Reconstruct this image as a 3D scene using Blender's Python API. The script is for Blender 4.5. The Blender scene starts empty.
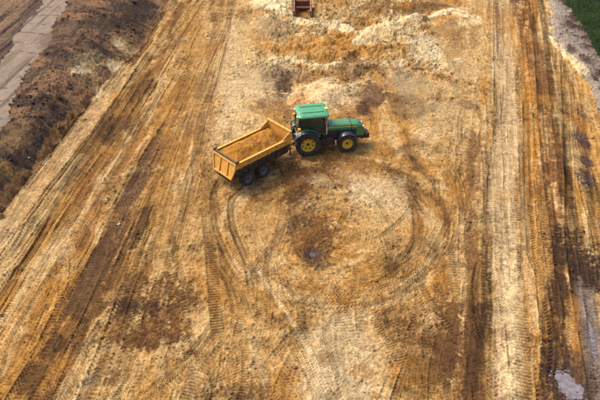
import bpy, bmesh, math, random
import numpy as np
from mathutils import Vector, Matrix

# ------------------------------------------------------------------ camera, sky, sun, exposure
R = math.radians
CAM_H, PITCH, FPX = 27.08, R(36.9), 650.0          # metres, downward tilt, focal length for a 600 wide frame
SUN_AZ, SUN_EL = R(152), R(54)                     # direction the light comes from (world XY angle), height
scene = bpy.context.scene
col = scene.collection
cam_d = bpy.data.cameras.new("camera")
cam_d.sensor_width = 36.0
cam_d.lens = 36.0 * FPX / 600.0
cam_d.clip_end = 6000
cam = bpy.data.objects.new("camera", cam_d)
col.objects.link(cam)
cam.location = (0, 0, CAM_H)
cam.rotation_euler = (math.pi / 2 - PITCH, 0, 0)
scene.camera = cam

world = bpy.data.worlds.new("World")
scene.world = world
world.use_nodes = True
wn = world.node_tree
wn.nodes.clear()
sky = wn.nodes.new("ShaderNodeTexSky")
sky.sky_type = 'NISHITA'
sky.sun_disc = False
sky.sun_elevation = SUN_EL
sky.sun_rotation = math.pi / 2 - SUN_AZ
sky.dust_density = 6.0
sky.air_density = 1.0
sky.ozone_density = 1.0
bg = wn.nodes.new("ShaderNodeBackground")
bg.inputs[1].default_value = 0.135
wo = wn.nodes.new("ShaderNodeOutputWorld")
wn.links.new(sky.outputs[0], bg.inputs[0])
wn.links.new(bg.outputs[0], wo.inputs[0])

sun_d = bpy.data.lights.new("sun", 'SUN')
sun_d.energy = 1.3
sun_d.angle = R(20)
sun_d.color = (1.0, 0.95, 0.87)
sun = bpy.data.objects.new("sun", sun_d)
col.objects.link(sun)
sd = Vector((math.cos(SUN_AZ) * math.cos(SUN_EL), math.sin(SUN_AZ) * math.cos(SUN_EL), math.sin(SUN_EL)))
sun.rotation_euler = sd.to_track_quat('Z', 'Y').to_euler()
sun.location = sd * 60
scene.view_settings.view_transform = 'Standard'
scene.view_settings.look = 'None'
scene.view_settings.gamma = 1.0
scene.view_settings.use_curve_mapping = False
scene.view_settings.exposure = 1.05

# ------------------------------------------------------------------ helpers
random.seed(7)
rng = np.random.default_rng(11)
CP, SP = math.cos(PITCH), math.sin(PITCH)


def at(px, py, z=0.0):
    """photograph position (600x400) -> point of the place at height z"""
    u, v = (px - 300) / FPX, (200 - py) / FPX
    dx, dy, dz = u, CP + v * SP, -SP + v * CP
    t = (z - CAM_H) / dz
    return np.array((dx * t, dy * t))


def mpp(px, py):
    """metres per photograph pixel across and away, on the ground there"""
    a, b, c = at(px, py), at(px + 1, py), at(px, py - 1)
    return b[0] - a[0], c[1] - a[1]


def lin(c):
    c = np.array(c, float) / 255.0
    return np.where(c <= 0.04045, c / 12.92, ((c + 0.055) / 1.055) ** 2.4)


def tag(o, label=None, cat=None, group=None, kind=None):
    if label: o["label"] = label
    if cat: o["category"] = cat
    if group: o["group"] = group
    if kind: o["kind"] = kind
    return o


def hsh(ix, iy, seed):
    h = (ix.astype(np.int64) * 374761393 + iy.astype(np.int64) * 668265263 + seed * 974634777) & 0xFFFFFFFF
    h = ((h ^ (h >> 13)) * 1274126177) & 0xFFFFFFFF
    h = ((h ^ (h >> 16)) * 2246822519) & 0xFFFFFFFF
    return ((h ^ (h >> 15)) & 0xFFFFFF).astype(np.float32) / 16777215.0


def vnoise(x, y, seed=0):
    fx, fy = np.floor(x), np.floor(y)
    ix, iy = fx.astype(np.int64), fy.astype(np.int64)
    tx, ty = (x - fx).astype(np.float32), (y - fy).astype(np.float32)
    tx = tx * tx * (3 - 2 * tx)
    ty = ty * ty * (3 - 2 * ty)
    a, b = hsh(ix, iy, seed), hsh(ix + 1, iy, seed)
    c, d = hsh(ix, iy + 1, seed), hsh(ix + 1, iy + 1, seed)
    return (a + (b - a) * tx) * (1 - ty) + (c + (d - c) * tx) * ty


def fbm(x, y, octv=4, seed=0, gain=0.55):
    s, amp, tot = 0, 1.0, 0.0
    for k in range(octv):
        ca, sa = math.cos(0.6 * k), math.sin(0.6 * k)
        f = 2.03 ** k
        s = s + amp * vnoise((x * ca - y * sa) * f, (x * sa + y * ca) * f, seed + 17 * k)
        tot += amp
        amp *= gain
    return s / tot


def sstep(a, b, x):
    t = np.clip((x - a) / (b - a), 0, 1)
    return t * t * (3 - 2 * t)


# ------------------------------------------------------------------ the earth: a fan-shaped sheet, denser near by
NR, NC = 1000, 1250
PY = np.linspace(455, -58, NR)
PX = np.linspace(-95, 695, NC)
CX = (PX - 300) / FPX
YV = np.array([at(300, p)[1] for p in PY])
DEP = YV * CP + CAM_H * SP
X = (CX[None, :] * DEP[:, None]).astype(np.float32)
Y = np.repeat(YV[:, None], NC, 1).astype(np.float32)

N_big = fbm(X * .10, Y * .10, 4, 1)
N_mid = fbm(X * .45, Y * .45, 4, 2)
N_sml = fbm(X * 1.9, Y * 1.9, 4, 3)
N_fin = fbm(X * 6.5, Y * 6.5, 3, 4, .65)

HM = np.zeros_like(X)          # large relief
HD = np.zeros_like(X)          # ruts, tread marks
WET = np.zeros_like(X)
GRAIN = np.ones_like(X)        # how lumpy the soil is

OCH = (186, 140, 74); TAN = (193, 158, 108); PAL = (214, 187, 150); CRM = (238, 216, 180)
BRN = (134, 101, 60); DBR = (100, 73, 46); BLK = (66, 51, 40); ORG = (184, 128, 52)
GRY = (170, 150, 132); PUR = (112, 84, 70); LAV = (168, 152, 150); GLD = (192, 138, 58)
cO, cT, cP, cB = lin(OCH), lin(TAN), lin(PAL), lin(BRN)
w1 = sstep(.35, .65, N_mid * .6 + N_big * .4)[..., None]
w2 = sstep(.52, .72, N_mid * .35 + N_sml * .65)[..., None]
COL = cO * (1 - w1) + cT * w1
COL = COL * (1 - .55 * w2) + cB * .55 * w2


def row_range(y0, y1):
    a = np.searchsorted(YV, y0) - 1
    b = np.searchsorted(YV, y1) + 1
    return max(a, 0), min(b, NR)


def box_idx(x0, x1, y0, y1):
    a, b = row_range(y0, y1)
    if b - a < 2:
        return None
    cs = [x0 / DEP[a], x0 / DEP[b - 1], x1 / DEP[a], x1 / DEP[b - 1]]
    i, j = np.searchsorted(CX, min(cs)) - 1, np.searchsorted(CX, max(cs)) + 1
    i, j = max(i, 0), min(j, NC)
    if j - i < 2:
        return None
    return a, b, i, j


def smooth_path(P, step=.8):
    P = np.array(P, float)
    P = np.vstack([2 * P[0] - P[1], P, 2 * P[-1] - P[-2]])
    out = []
    for k in range(1, len(P) - 2):
        a, b, c, d = P[k - 1:k + 3]
        n = max(2, int(np.linalg.norm(c - b) / step))
        for t in np.linspace(0, 1, n, endpoint=False):
            out.append(.5 * ((2 * b) + (c - a) * t + (2 * a - 5 * b + 4 * c - d) * t * t + (3 * b - a - 3 * c + d) * t ** 3))
    out.append(P[-2])
    return np.array(out)


def near_path(P, w):
    """flat indices of the sheet within w of the path, with signed offset and distance along"""
    D = np.full(X.shape, 1e9, np.float32) if False else None
    xs, ys = P[:, 0], P[:, 1]
    bb = box_idx(xs.min() - w, xs.max() + w, ys.min() - w, ys.max() + w)
    if bb is None:
        return None
    a, b, i, j = bb
    D = np.full((b - a, j - i), 1e9, np.float32)
    S = np.zeros_like(D)
    L = 0.0
    for k in range(len(P) - 1):
        p, q = P[k], P[k + 1]
        d = q - p
        ln = math.hypot(*d)
        if ln < 1e-6:
            continue
        r = box_idx(min(p[0], q[0]) - w, max(p[0], q[0]) + w, min(p[1], q[1]) - w, max(p[1], q[1]) + w)
        if r is not None:
            A, B, I, J = r
            A, B, I, J = max(A, a), min(B, b), max(I, i), min(J, j)
            if B > A and J > I:
                x, y = X[A:B, I:J] - p[0], Y[A:B, I:J] - p[1]
                t = (x * d[0] + y * d[1]) / ln
                tc = np.clip(t, 0, ln)
                side = (x * d[1] - y * d[0]) / ln
                ex = t - tc
                dd = np.sqrt(side * side + ex * ex) * np.where(side < 0, -1, 1)
                sub = D[A - a:B - a, I - i:J - i]
                m = np.abs(dd) < np.abs(sub)
                sub[m] = dd[m]
                S[A - a:B - a, I - i:J - i][m] = (L + tc)[m]
        L += ln
    jj, ii = np.nonzero(np.abs(D) < w)
    return (jj + a, ii + i), D[jj, ii], S[jj, ii], L


def lugs(d, s, hw, kind, pitch):
    if kind == 'chevron':
        ph = s / pitch + np.abs(d) * .85 / pitch + np.where(d > 0, .5, 0)
        w = np.sin(ph * 2 * math.pi)
        return sstep(-.05, .65, w) * sstep(.02, .10, np.abs(d))
    if kind == 'ladder':
        return sstep(.0, .7, np.sin(s / pitch * 2 * math.pi))
    if kind == 'block':
        return sstep(-.1, .5, np.sin(s / pitch * 2 * math.pi + np.where(d > 0, 1.6, 0)) * np.cos(d / hw * 4.6))
    return np.zeros_like(d)


def track(path, hw, rut=.05, lug=.045, kind='chevron', pitch=.24, tint=None, a=.5, fade=.6, wet=0., seed=0, z=0, px=True, broken=.5):
    P = smooth_path([at(p[0], p[1], z) for p in path] if px else path)
    r = near_path(P, hw * 1.9)
    if r is None:
        return
    ix, d, s, L = r
    wob = (N_sml[ix] - .5) * .5 * hw
    ad = np.abs(d + wob * .4)
    br = vnoise(s * .35 + 31 * seed, np.full_like(s, seed * 7.7), seed + 5)
    br = sstep(.5 * broken - .15, .5 * broken + .35, br * .65 + N_sml[ix] * .35)
    ends = sstep(0, fade * 2, s) * sstep(0, fade * 2, L - s)
    m = (1 - sstep(.80, 1.08, ad / hw)) * ends * br
    lg = lugs(d, s, hw, kind, pitch)
    berm = np.exp(-((ad - hw * 1.18) / (hw * .22)) ** 2) * ends * br
    HD[ix] = HD[ix] * (1 - m) + (-rut - lug * lg) * m + berm * rut * .7
    GRAIN[ix] = GRAIN[ix] * (1 - .55 * m)
    COL[ix] = COL[ix] * (1 - (m * lg * .26)[:, None] * np.array([.9, 1., 1.1]))
    if tint is not None:
        st = vnoise(d * 9 + 100, s * .25, seed + 9) * .6 + N_sml[ix] * .4
        k = (m * a * sstep(.25, .6, st))[:, None]
        if np.ndim(tint) == 0:
            COL[ix] = COL[ix] * (1 - k + k * tint)
        else:
            COL[ix] = COL[ix] * (1 - k) + lin(tint) * k
    WET[ix] = np.maximum(WET[ix], wet * m)


def stroke(path, wpx, c, a=.8, soft=.45, warp=.7, streak=.6, z=0, dh=0., grain=None, wet=0., seed=0, sfreq=2.2):
    mid = path[len(path) // 2]
    hw = wpx * .5 * mpp(mid[0], mid[1])[0]
    P = smooth_path([at(p[0], p[1], z) for p in path])
    r = near_path(P, hw * 2.1)
    if r is None:
        return
    ix, d, s, L = r
    q = np.abs(d) / hw + warp * (N_mid[ix] + N_sml[ix] - 1.0) * 1.5
    m = (1 - sstep(1 - soft, 1 + soft, q)) * sstep(0, hw * 1.2, s) * sstep(0, hw * 1.2, L - s)
    st = fbm(d * sfreq + 50, s * .16 + seed * 3.1, 3, seed + 40, .7)
    m = m * (1 - streak + streak * sstep(.36, .6, st * .75 + N_sml[ix] * .25))
    if c is not None:
        k = (sstep(.16, .86, m + DN[ix] * .75) * (q < 1.9) * a)[:, None]
        COL[ix] = COL[ix] * (1 - k) + lin(c) * k
    if dh:
        HM[ix] += dh * np.exp(-(np.abs(d) / hw + .5 * (N_mid[ix] - .5)) ** 2 * 1.2) * sstep(0, hw * 2, s) * sstep(0, hw * 2, L - s) * (.6 + .8 * vnoise(s * .4, s * 0 + seed, 3))
    if grain is not None:
        GRAIN[ix] = GRAIN[ix] * (1 - m) + grain * m
    WET[ix] = np.maximum(WET[ix], wet * m)


def blob(cx, cy, rx, ry, c, a=.8, soft=.5, warp=1.0, rot=0., z=0, dh=0., grain=None, wet=0., speck=.35, add=None):
    x0, y0 = at(cx, cy, z)
    sx, sy = mpp(cx, cy)
    rx, ry = rx * sx, ry * sy
    Rm = max(rx, ry) * 1.9
    bb = box_idx(x0 - Rm, x0 + Rm, y0 - Rm, y0 + Rm)
    if bb is None:
        return
    sl = np.s_[bb[0]:bb[1], bb[2]:bb[3]]
    dx, dy = X[sl] - x0, Y[sl] - y0
    ca, sa = math.cos(rot), math.sin(rot)
    q = np.sqrt(((dx * ca + dy * sa) / rx) ** 2 + ((-dx * sa + dy * ca) / ry) ** 2)
    qq = q + warp * ((N_mid[sl] - .5) * 1.6 + (N_sml[sl] - .5) * 1.1)
    m = 1 - sstep(1 - soft, 1 + soft, qq)
    mc = sstep(.22, .86, (1 - sstep(1 - soft - .25, 1 + soft + .25, qq)) + DN[sl]) * (m > 0)
    mc = mc * (.72 + .28 * sstep(.3, .6, N_fin[sl]))
    if c is not None:
        k = (mc * a)[..., None]
        COL[sl] = COL[sl] * (1 - k) + lin(c) * k
    if dh:
        HM[sl] += dh * np.exp(-np.clip(q + .7 * (N_mid[sl] - .5) * warp, 0, 9) ** 2 * 1.2)
    if grain is not None:
        GRAIN[sl] = GRAIN[sl] * (1 - m) + grain * m
    WET[sl] = np.maximum(WET[sl], wet * m)


# streaks left by the traffic: along the right road, along the left road, round the turning circle
def vp_dir(vx):
    v = at(vx, 60 * 0 + 200 - FPX * math.tan(PITCH) + 40) - at(300, 400)
    return v / np.linalg.norm(v)


def streaks(vx, seed, f=1.3):
    d = vp_dir(vx)
    q = X * d[1] - Y * d[0]
    t = X * d[0] + Y * d[1]
    q = q + (N_mid - .5) * .7
    return fbm(q * f, t * .07, 4, seed, .72)


PXG = 300 + FPX * X / DEP[:, None]
c0 = at(338, 232)
rr_ = np.hypot(X - c0[0], (Y - c0[1]) * .95)
th_ = np.arctan2(Y - c0[1], X - c0[0])
s_r, s_l = streaks(498, 801), streaks(388, 802)
s_m, s_c = streaks(240, 803, 1.0), fbm(rr_ * 1.25 + (N_mid - .5) * .8, th_ * 1.1 + 9, 4, 804, .7)
s_x = fbm(X * .5 + (N_mid - .5) * 2, Y * .35, 5, 805, .68)
w_r = sstep(430, 465, PXG + (N_mid - .5) * 40)
w_l = sstep(175, 120, PXG + (N_mid - .5) * 40 + (Y - at(100, 250)[1]) * -1.2)
w_c = sstep(10.5, 8.5, rr_) * (1 - w_r)
SK = s_m * .5 + s_x * .5
SK = SK * (1 - w_c) + (s_c * .6 + s_x * .4) * w_c
SK = SK * (1 - w_l) + s_l * w_l
SK = SK * (1 - w_r) + s_r * w_r
kb = (sstep(.50, .62, SK) * .8)[..., None]
kp = (sstep(.47, .38, SK) * .7)[..., None]
COL = COL * (1 - kb) + lin((138, 104, 64)) * kb
COL = COL * (1 - kp) + lin((212, 182, 138)) * kp
kd = (sstep(.62, .72, SK) * .6)[..., None]
COL = COL * (1 - kd) + lin((98, 68, 44)) * kd
HM += (SK - .5) * -.12
zn = lambda f: (f - f.mean()) / f.std()
DN = .5 * zn(SK) + .42 * zn(N_sml) + .34 * zn(N_fin) + .25 * zn(vnoise(X * 7.3, Y * 7.3, 640))
DN = (DN / DN.std() * .27).astype(np.float32)          # breaks up the edge between two soils

# ---- soil colours of the site: broad patches first
# left haul road
stroke([(120, 62), (98, 102), (62, 150), (25, 198), (-20, 262)], 26, (214, 180, 136), .75, streak=.55, seed=1)
stroke([(80, 150), (58, 190), (38, 222), (0, 285)], 22, (212, 184, 140), .7, streak=.5, seed=2)
stroke([(178, 0), (150, 70), (112, 140), (60, 215), (0, 295)], 26, (188, 142, 72), .65, streak=.6, seed=3)
stroke([(150, 85), (120, 135), (92, 185), (60, 235)], 26, (162, 118, 64), .6, streak=.7, seed=4)
stroke([(182, 0), (165, 40), (142, 85)], 16, (142, 98, 52), .7, seed=5)
blob(148, 88, 14, 12, DBR, .7)
blob(128, 125, 22, 9, DBR, .7, rot=.5)
blob(108, 138, 8, 5, BLK, .6)
blob(90, 184, 16, 18, (156, 108, 58), .6)
blob(55, 254, 14, 12, PAL, .8)
blob(4, 230, 16, 16, PAL, .8)
blob(40, 320, 42, 60, GLD, .65)
blob(18, 370, 30, 40, OCH, .6)
stroke([(40, 280), (16, 330), (-8, 380)], 14, PAL, .5, seed=6)
# wide dark wheel way
stroke([(166, 132), (150, 165), (124, 205), (110, 245), (86, 292), (72, 320)], 24, (116, 86, 62), .9, streak=.4, warp=.5, seed=7, grain=.7, wet=.15)
stroke([(148, 205), (140, 228), (131, 252)], 11, BLK, .8, streak=.2, seed=8)
stroke([(170, 60), (168, 120), (150, 190), (132, 250)], 10, OCH, .6, seed=9)
blob(120, 300, 48, 26, BRN, .8)
blob(120, 335, 62, 18, BRN, .8)
blob(138, 306, 26, 11, BLK, .75)
blob(150, 340, 46, 9, DBR, .65)
blob(165, 300, 25, 22, (116, 82, 48), .6)
stroke([(86, 312), (62, 335), (34, 370), (22, 400)], 18, DBR, .7, seed=10)
blob(115, 385, 34, 22, TAN, .7)
blob(108, 372, 20, 14, DBR, .55)
blob(88, 380, 12, 10, GRY, .7)
blob(165, 380, 30, 22, TAN, .6)
blob(215, 392, 26, 12, DBR, .65)
blob(240, 396, 14, 6, BLK, .5)
blob(190, 352, 20, 10, BRN, .5)
# north-west of the trailer
stroke([(205, 0), (200, 60), (196, 110), (204, 170)], 22, TAN, .6, seed=11)
stroke([(232, 14), (238, 60), (236, 110), (216, 150)], 34, (210, 182, 142), .85, streak=.35, seed=12)
blob(230, 85, 24, 34, (206, 182, 146), .7)
blob(190, 85, 18, 14, BRN, .5)
stroke([(190, 60), (178, 110), (160, 165)], 9, BRN, .6, seed=13)
blob(258, 108, 14, 6, (150, 110, 60), .7)
blob(165, 160, 14, 40, OCH, .5)
blob(195, 205, 24, 30, TAN, .6)
stroke([(222, 150), (212, 190), (214, 215)], 12, BRN, .7, seed=14)
blob(210, 165, 10, 14, BRN, .5)
# around the turning circle
blob(265, 235, 28, 28, TAN, .75)
blob(300, 172, 32, 14, (112, 76, 44), .8)
blob(256, 186, 26, 12, (104, 74, 48), .6)
blob(312, 190, 26, 12, BRN, .7)
blob(311, 222, 17, 34, (108, 76, 46), .85, speck=.3, warp=1.5)
stroke([(296, 160), (302, 190), (312, 225), (320, 262)], 40, (132, 94, 56), .8, streak=.3, warp=1.2, seed=63)
blob(301, 222, 15, 8, BLK, .85, warp=1.3)
blob(305, 200, 12, 12, (96, 68, 44), .7, warp=1.4)
blob(300, 198, 20, 10, DBR, .7)
blob(320, 242, 12, 24, (106, 74, 44), .7, warp=1.4)
blob(322, 266, 14, 5, BLK, .7)
blob(318, 180, 8, 7, PAL, .6)
blob(372, 195, 32, 22, (206, 184, 152), .85)
blob(380, 225, 24, 26, (198, 166, 118), .8)
blob(355, 165, 26, 12, (150, 110, 66), .6)
blob(430, 135, 14, 10, PAL, .8)
blob(452, 120, 24, 40, (200, 176, 138), .55)
blob(410, 150, 22, 8, DBR, .55, rot=.4)
blob(405, 190, 8, 18, DBR, .6, rot=.3)
blob(345, 285, 60, 18, OCH, .6)
blob(345, 300, 22, 12, GLD, .7)
blob(308, 302, 16, 7, DBR, .5)
# south
blob(345, 350, 46, 42, (206, 184, 150), .8)
blob(340, 385, 34, 22, (210, 190, 160), .7)
blob(280, 350, 26, 40, TAN, .7)
blob(248, 330, 22, 34, (196, 162, 108), .6)
stroke([(252, 262), (278, 300), (303, 340), (330, 400)], 7, CRM, .55, seed=15)
stroke([(236, 318), (254, 350), (272, 400)], 8, PAL, .55, seed=16)
blob(285, 385, 14, 24, GLD, .6)
blob(398, 338, 18, 6, BRN, .7, rot=.5)
blob(425, 335, 30, 34, (124, 90, 56), .75)
blob(450, 350, 26, 46, (130, 94, 58), .7)
blob(415, 385, 28, 16, BRN, .7)
blob(405, 370, 20, 16, GLD, .5)
blob(440, 290, 18, 20, GLD, .5)
stroke([(452, 300), (446, 340), (440, 400)], 14, DBR, .5, seed=17)
stroke([(484, 300), (476, 345), (468, 400)], 12, (100, 70, 46), .65, seed=18)
# right haul road
stroke([(477, -20), (480, 40), (482, 90), (476, 130)], 22, (200, 168, 118), .75, streak=.5, seed=20)
stroke([(500, -20), (503, 60), (508, 130), (502, 200), (507, 260), (510, 330), (510, 410)], 29, PAL, .9, streak=.45, warp=.45, seed=21)
stroke([(509, 200), (510, 300), (511, 420)], 15, (226, 202, 164), .85, streak=.35, seed=22)
stroke([(530, -20), (528, 30), (531, 90), (534, 150), (536, 210), (538, 280)], 19, GLD, .8, streak=.5, seed=23)
blob(512, 22, 20, 16, ORG, .5)
stroke([(483, 75), (484, 108)], 12, GLD, .8, seed=24)
stroke([(477, 128), (477, 165), (470, 210), (464, 275)], 24, (140, 104, 66), .8, streak=.4, warp=.6, seed=25, dh=-.05)
blob(476, 172, 9, 14, (120, 90, 70), .5)
stroke([(515, -25), (524, 25), (539, 70), (549, 120), (553, 200), (556, 300)], 22, (132, 92, 54), .85, streak=.5, warp=.5, seed=26)
stroke([(520, -10), (530, 32)], 16, DBR, .6, seed=27)
stroke([(556, 50), (566, 90), (570, 140), (572, 200)], 13, OCH, .7, seed=28)
stroke([(560, 52), (578, 75), (592, 105), (597, 150), (598, 210)], 10, (200, 156, 88), .8, streak=.4, seed=29)
blob(572, 118, 12, 14, GLD, .7)
blob(585, 200, 16, 20, OCH, .6)
stroke([(540, 200), (543, 260), (545, 310)], 18, (190, 152, 96), .6, seed=30)
blob(586, 262, 24, 36, (74, 52, 38), .9, wet=.4)
blob(575, 300, 22, 20, DBR, .8, wet=.3)
stroke([(558, 255), (557, 300), (560, 345)], 12, DBR, .8, seed=31)
blob(528, 340, 14, 16, (118, 82, 50), .8)
stroke([(520, 300), (523, 350), (526, 405)], 15, TAN, .5, seed=32)
stroke([(545, 330), (541, 370), (543, 410)], 14, GLD, .6, seed=33)
stroke([(577, 292), (578, 340), (580, 385)], 13, (176, 126, 66), .85, streak=.3, seed=34)
stroke([(585, 280), (591, 330), (600, 410)], 20, (158, 138, 126), .9, streak=.3, seed=35, wet=.3, grain=.6)
stroke([(581, 290), (584, 345), (592, 410)], 6, DBR, .8, streak=.2, seed=36)
blob(562, 365, 26, 22, (88, 62, 42), .9, wet=.5)
blob(566, 392, 30, 18, (92, 66, 46), .9, wet=.5)
for (x, y, r) in ((581, 112, 5), (580, 137, 8), (584, 160, 5), (584, 178, 7)):
    blob(x, y, r, r, (94, 72, 72), .9, wet=.7, dh=-.10)
blob(592, 190, 8, 10, BLK, .6)
# spoil heap and trench behind the tractor
blob(430, 60, 44, 40, (196, 172, 134), .7)
SPC = np.clip(1 - np.maximum(np.abs(X - at(350, 50)[0]) / (at(455, 50)[0] - at(350, 50)[0]), np.abs(Y - at(350, 42)[1]) / (at(350, -16)[1] - at(350, 42)[1]) * np.where(Y > at(350, 42)[1], 1, 1.9)), 0, 1)
SPC = sstep(.0, .28, SPC + (N_mid - .5) * .5)
sn = fbm(X * .33 + 5, Y * .55, 5, 700, .6)
HM += SPC * (sn - .5) * 1.5 + SPC * (N_sml - .5) * .2 + SPC * (1 - np.abs(fbm(X * .9, Y * .9, 3, 720) * 2 - 1) - .6) * .3
GRAIN += SPC * .7
sn2 = fbm(X * .28 + 15, Y * .62 + (N_mid - .5) * 1.5, 5, 710, .65)[..., None]
sc1 = lin((190, 146, 82)) * (1 - sstep(.44, .56, sn2)) + lin((206, 176, 130)) * sstep(.44, .56, sn2)
sc1 = sc1 * (1 - .8 * sstep(.57, .66, sn2)) + lin((228, 206, 166)) * .8 * sstep(.57, .66, sn2)
sc1 = sc1 * (1 - .7 * sstep(.42, .33, sn2)) + lin((132, 98, 64)) * .7 * sstep(.42, .33, sn2)
COL = COL * (1 - .8 * SPC[..., None]) + sc1 * .8 * SPC[..., None]
for k in range(150):
    x_, y_ = random.choice([(random.uniform(250, 470), random.gauss(23, 7)), (random.uniform(255, 395), random.gauss(63, 6)), (random.gauss(326, 20), random.gauss(94, 7)),
                            (random.uniform(250, 470), random.uniform(5, 108)), (random.uniform(250, 470), random.uniform(5, 108))])
    r_ = random.uniform(3, 9)
    blob(x_, y_, r_, r_ * random.uniform(.5, .9), random.choice([CRM, CRM, (226, 200, 160), (214, 186, 146), (150, 116, 78), (112, 84, 60), (196, 150, 84)]), random.uniform(.45, .85), warp=1.5, rot=random.uniform(-1, 1), dh=random.uniform(-.12, .22))
vein = 1 - np.abs(fbm(X * .8 + 3, Y * .8, 4, 730, .6) * 2 - 1)
kv = (SPC * sstep(.90, .97, vein) * .55)[..., None]
COL = COL * (1 - kv) + lin((112, 84, 58)) * kv
HM -= kv[..., 0] * .12
blob(330, 46, 70, 13, (192, 142, 66), .85, speck=.3, dh=-.15, warp=1.5)
blob(350, 38, 26, 8, GLD, .7, warp=1.5)
blob(262, 46, 10, 14, (196, 150, 84), .6)
blob(274, 26, 17, 10, (170, 148, 120), .8, dh=.25, warp=1.4)
blob(276, 6, 25, 9, (244, 226, 190), .95, dh=.7, speck=.2, warp=1.1)
stroke([(286, 22), (318, 25), (345, 29), (362, 33)], 15, (242, 220, 184), .95, streak=.35, dh=.25, warp=1.2, seed=50)
stroke([(352, 44), (370, 33), (395, 23), (425, 18), (452, 12), (474, 19)], 12, (242, 220, 186), .95, streak=.35, dh=.28, warp=1.2, seed=51)
blob(378, 34, 26, 9, (232, 208, 166), .8, warp=1.4, dh=.15)
blob(412, 26, 20, 7, (214, 190, 150), .7, warp=1.4)
stroke([(330, 8), (360, 12), (395, 8), (440, 2)], 16, (182, 148, 104), .7, dh=.3, seed=52, warp=1.2)
blob(420, 8, 16, 5, DBR, .7, warp=1.3)
blob(370, 8, 16, 5, BRN, .6, warp=1.3)
blob(405, 3, 8, 4, ORG, .6)
stroke([(262, 62), (292, 60), (318, 66), (350, 62)], 12, (230, 208, 168), .9, streak=.35, dh=.3, warp=1.3, seed=53)
blob(275, 74, 26, 11, (178, 156, 128), .8, warp=1.4)
blob(260, 84, 14, 20, (196, 172, 138), .6, warp=1.4)
blob(287, 86, 10, 15, (78, 60, 48), .95, dh=-.45, speck=.2, warp=1.3)
blob(284, 75, 16, 6, (120, 98, 78), .7, warp=1.3)
blob(326, 93, 34, 13, (230, 200, 160), .9, dh=.5, warp=1.3)
blob(298, 102, 12, 6, (206, 156, 112), .7)
blob(310, 77, 22, 6, (150, 120, 88), .7, warp=1.3)
blob(350, 68, 16, 11, (122, 90, 60), .75, warp=1.4)
blob(378, 70, 14, 24, (182, 142, 88), .5, warp=1.4)
blob(372, 96, 16, 8, (104, 74, 60), .85, dh=-.15, warp=1.4)
blob(362, 108, 5, 6, (84, 58, 48), .85, warp=1.2)
blob(402, 80, 8, 18, GRY, .7, warp=1.3)
blob(420, 90, 18, 26, (178, 156, 124), .6, warp=1.4)
blob(425, 48, 14, 12, (214, 198, 170), .8, warp=1.4)
blob(455, 32, 16, 12, (152, 118, 78), .75, warp=1.4)
blob(440, 30, 14, 6, (176, 140, 94), .6, dh=-.15)
blob(410, 105, 20, 8, (130, 100, 70), .5, warp=1.4)
blob(302, 9, 8.5, 9, (150, 106, 80), .9, soft=.25, warp=.15, dh=-.9, speck=.1)

# ---- wheel and crawler tracks
VPY = 200 - FPX * math.tan(PITCH)


def vp_line(vx, x200, wob=0., y0=-60, y1=460, sd=0):
    r = random.Random(sd)
    k = (x200 - vx) / (200 - VPY)
    return [(vx + k * (y - VPY) + r.uniform(-wob, wob), y) for y in np.linspace(y0, y1, 7)]


n = 0
KINDS = ['chevron', 'chevron', 'ladder', 'block']
for q in range(30):                                           # right road, long runs
    x = random.uniform(462, 606)
    y0 = random.choice([-60, random.uniform(-20, 200)])
    y1 = random.choice([460, random.uniform(220, 400)])
    n += 1
    track(vp_line(498, x, 3, y0, y1, n), random.uniform(.18, .34), random.uniform(.015, .05), random.uniform(.04, .065),
          random.choice(KINDS), random.uniform(.2, .3), random.choice([random.uniform(.45, .75), random.uniform(.9, 1.35)]), .7, seed=n, broken=.4)
for q in range(50):                                           # left road, long runs
    x = random.uniform(-20, 190)
    y0 = random.choice([-60, random.uniform(0, 180)])
    y1 = random.choice([460, random.uniform(200, 400)])
    n += 1
    track(vp_line(np.interp(x, [0, 130, 190], [392, 388, 300]), x, 3, y0, y1, n), random.uniform(.14, .3), random.uniform(.02, .06), random.uniform(.03, .055),
          random.choice(KINDS), random.uniform(.2, .3), random.choice([random.uniform(.45, .75), random.uniform(.9, 1.35)]), .7, seed=n, broken=.4)
for q in range(640):                                          # short prints everywhere, each along the traffic there
    px_, py_ = random.uniform(-10, 610), random.uniform(-10, 430)
    if 250 < px_ < 465 and py_ < 112:
        continue
    if px_ > 440:
        vx, jit_ = 498, .10
    elif px_ < 150 - py_ * .1:
        vx, jit_ = 388, .14
    elif py_ < 230:
        vx, jit_ = random.choice([230, 388, 215]), .35
    else:
        vx, jit_ = random.choice([388, 388, 230, 230, 120, 500]), .28
    p0 = at(px_, py_)
    pd = at(px_ + (vx - px_) * .05, py_ + (VPY - py_) * .05) - p0
    an = math.atan2(pd[1], pd[0]) + random.gauss(0, jit_)
    ln_ = random.uniform(2.5, 9)
    cur = random.uniform(-.05, .05)
    pts = [p0 + np.array((math.cos(an + cur * t), math.sin(an + cur * t))) * t for t in np.linspace(-ln_ / 2, ln_ / 2, 4)]
    n += 1
    track(pts, random.uniform(.14, .34), random.uniform(.0, .035), random.uniform(.03, .06), random.choice(KINDS), random.uniform(.15, .26),
          random.choice([random.uniform(.55, .85), random.uniform(.95, 1.25)]), .6, seed=n, px=False, fade=.8, broken=.65)
arc = [(392, 158), (428, 178), (446, 212), (442, 246), (420, 274), (380, 294), (330, 301), (284, 292), (252, 268), (236, 238), (230, 205), (232, 190)]
ccx, ccy = 338, 228
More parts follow.
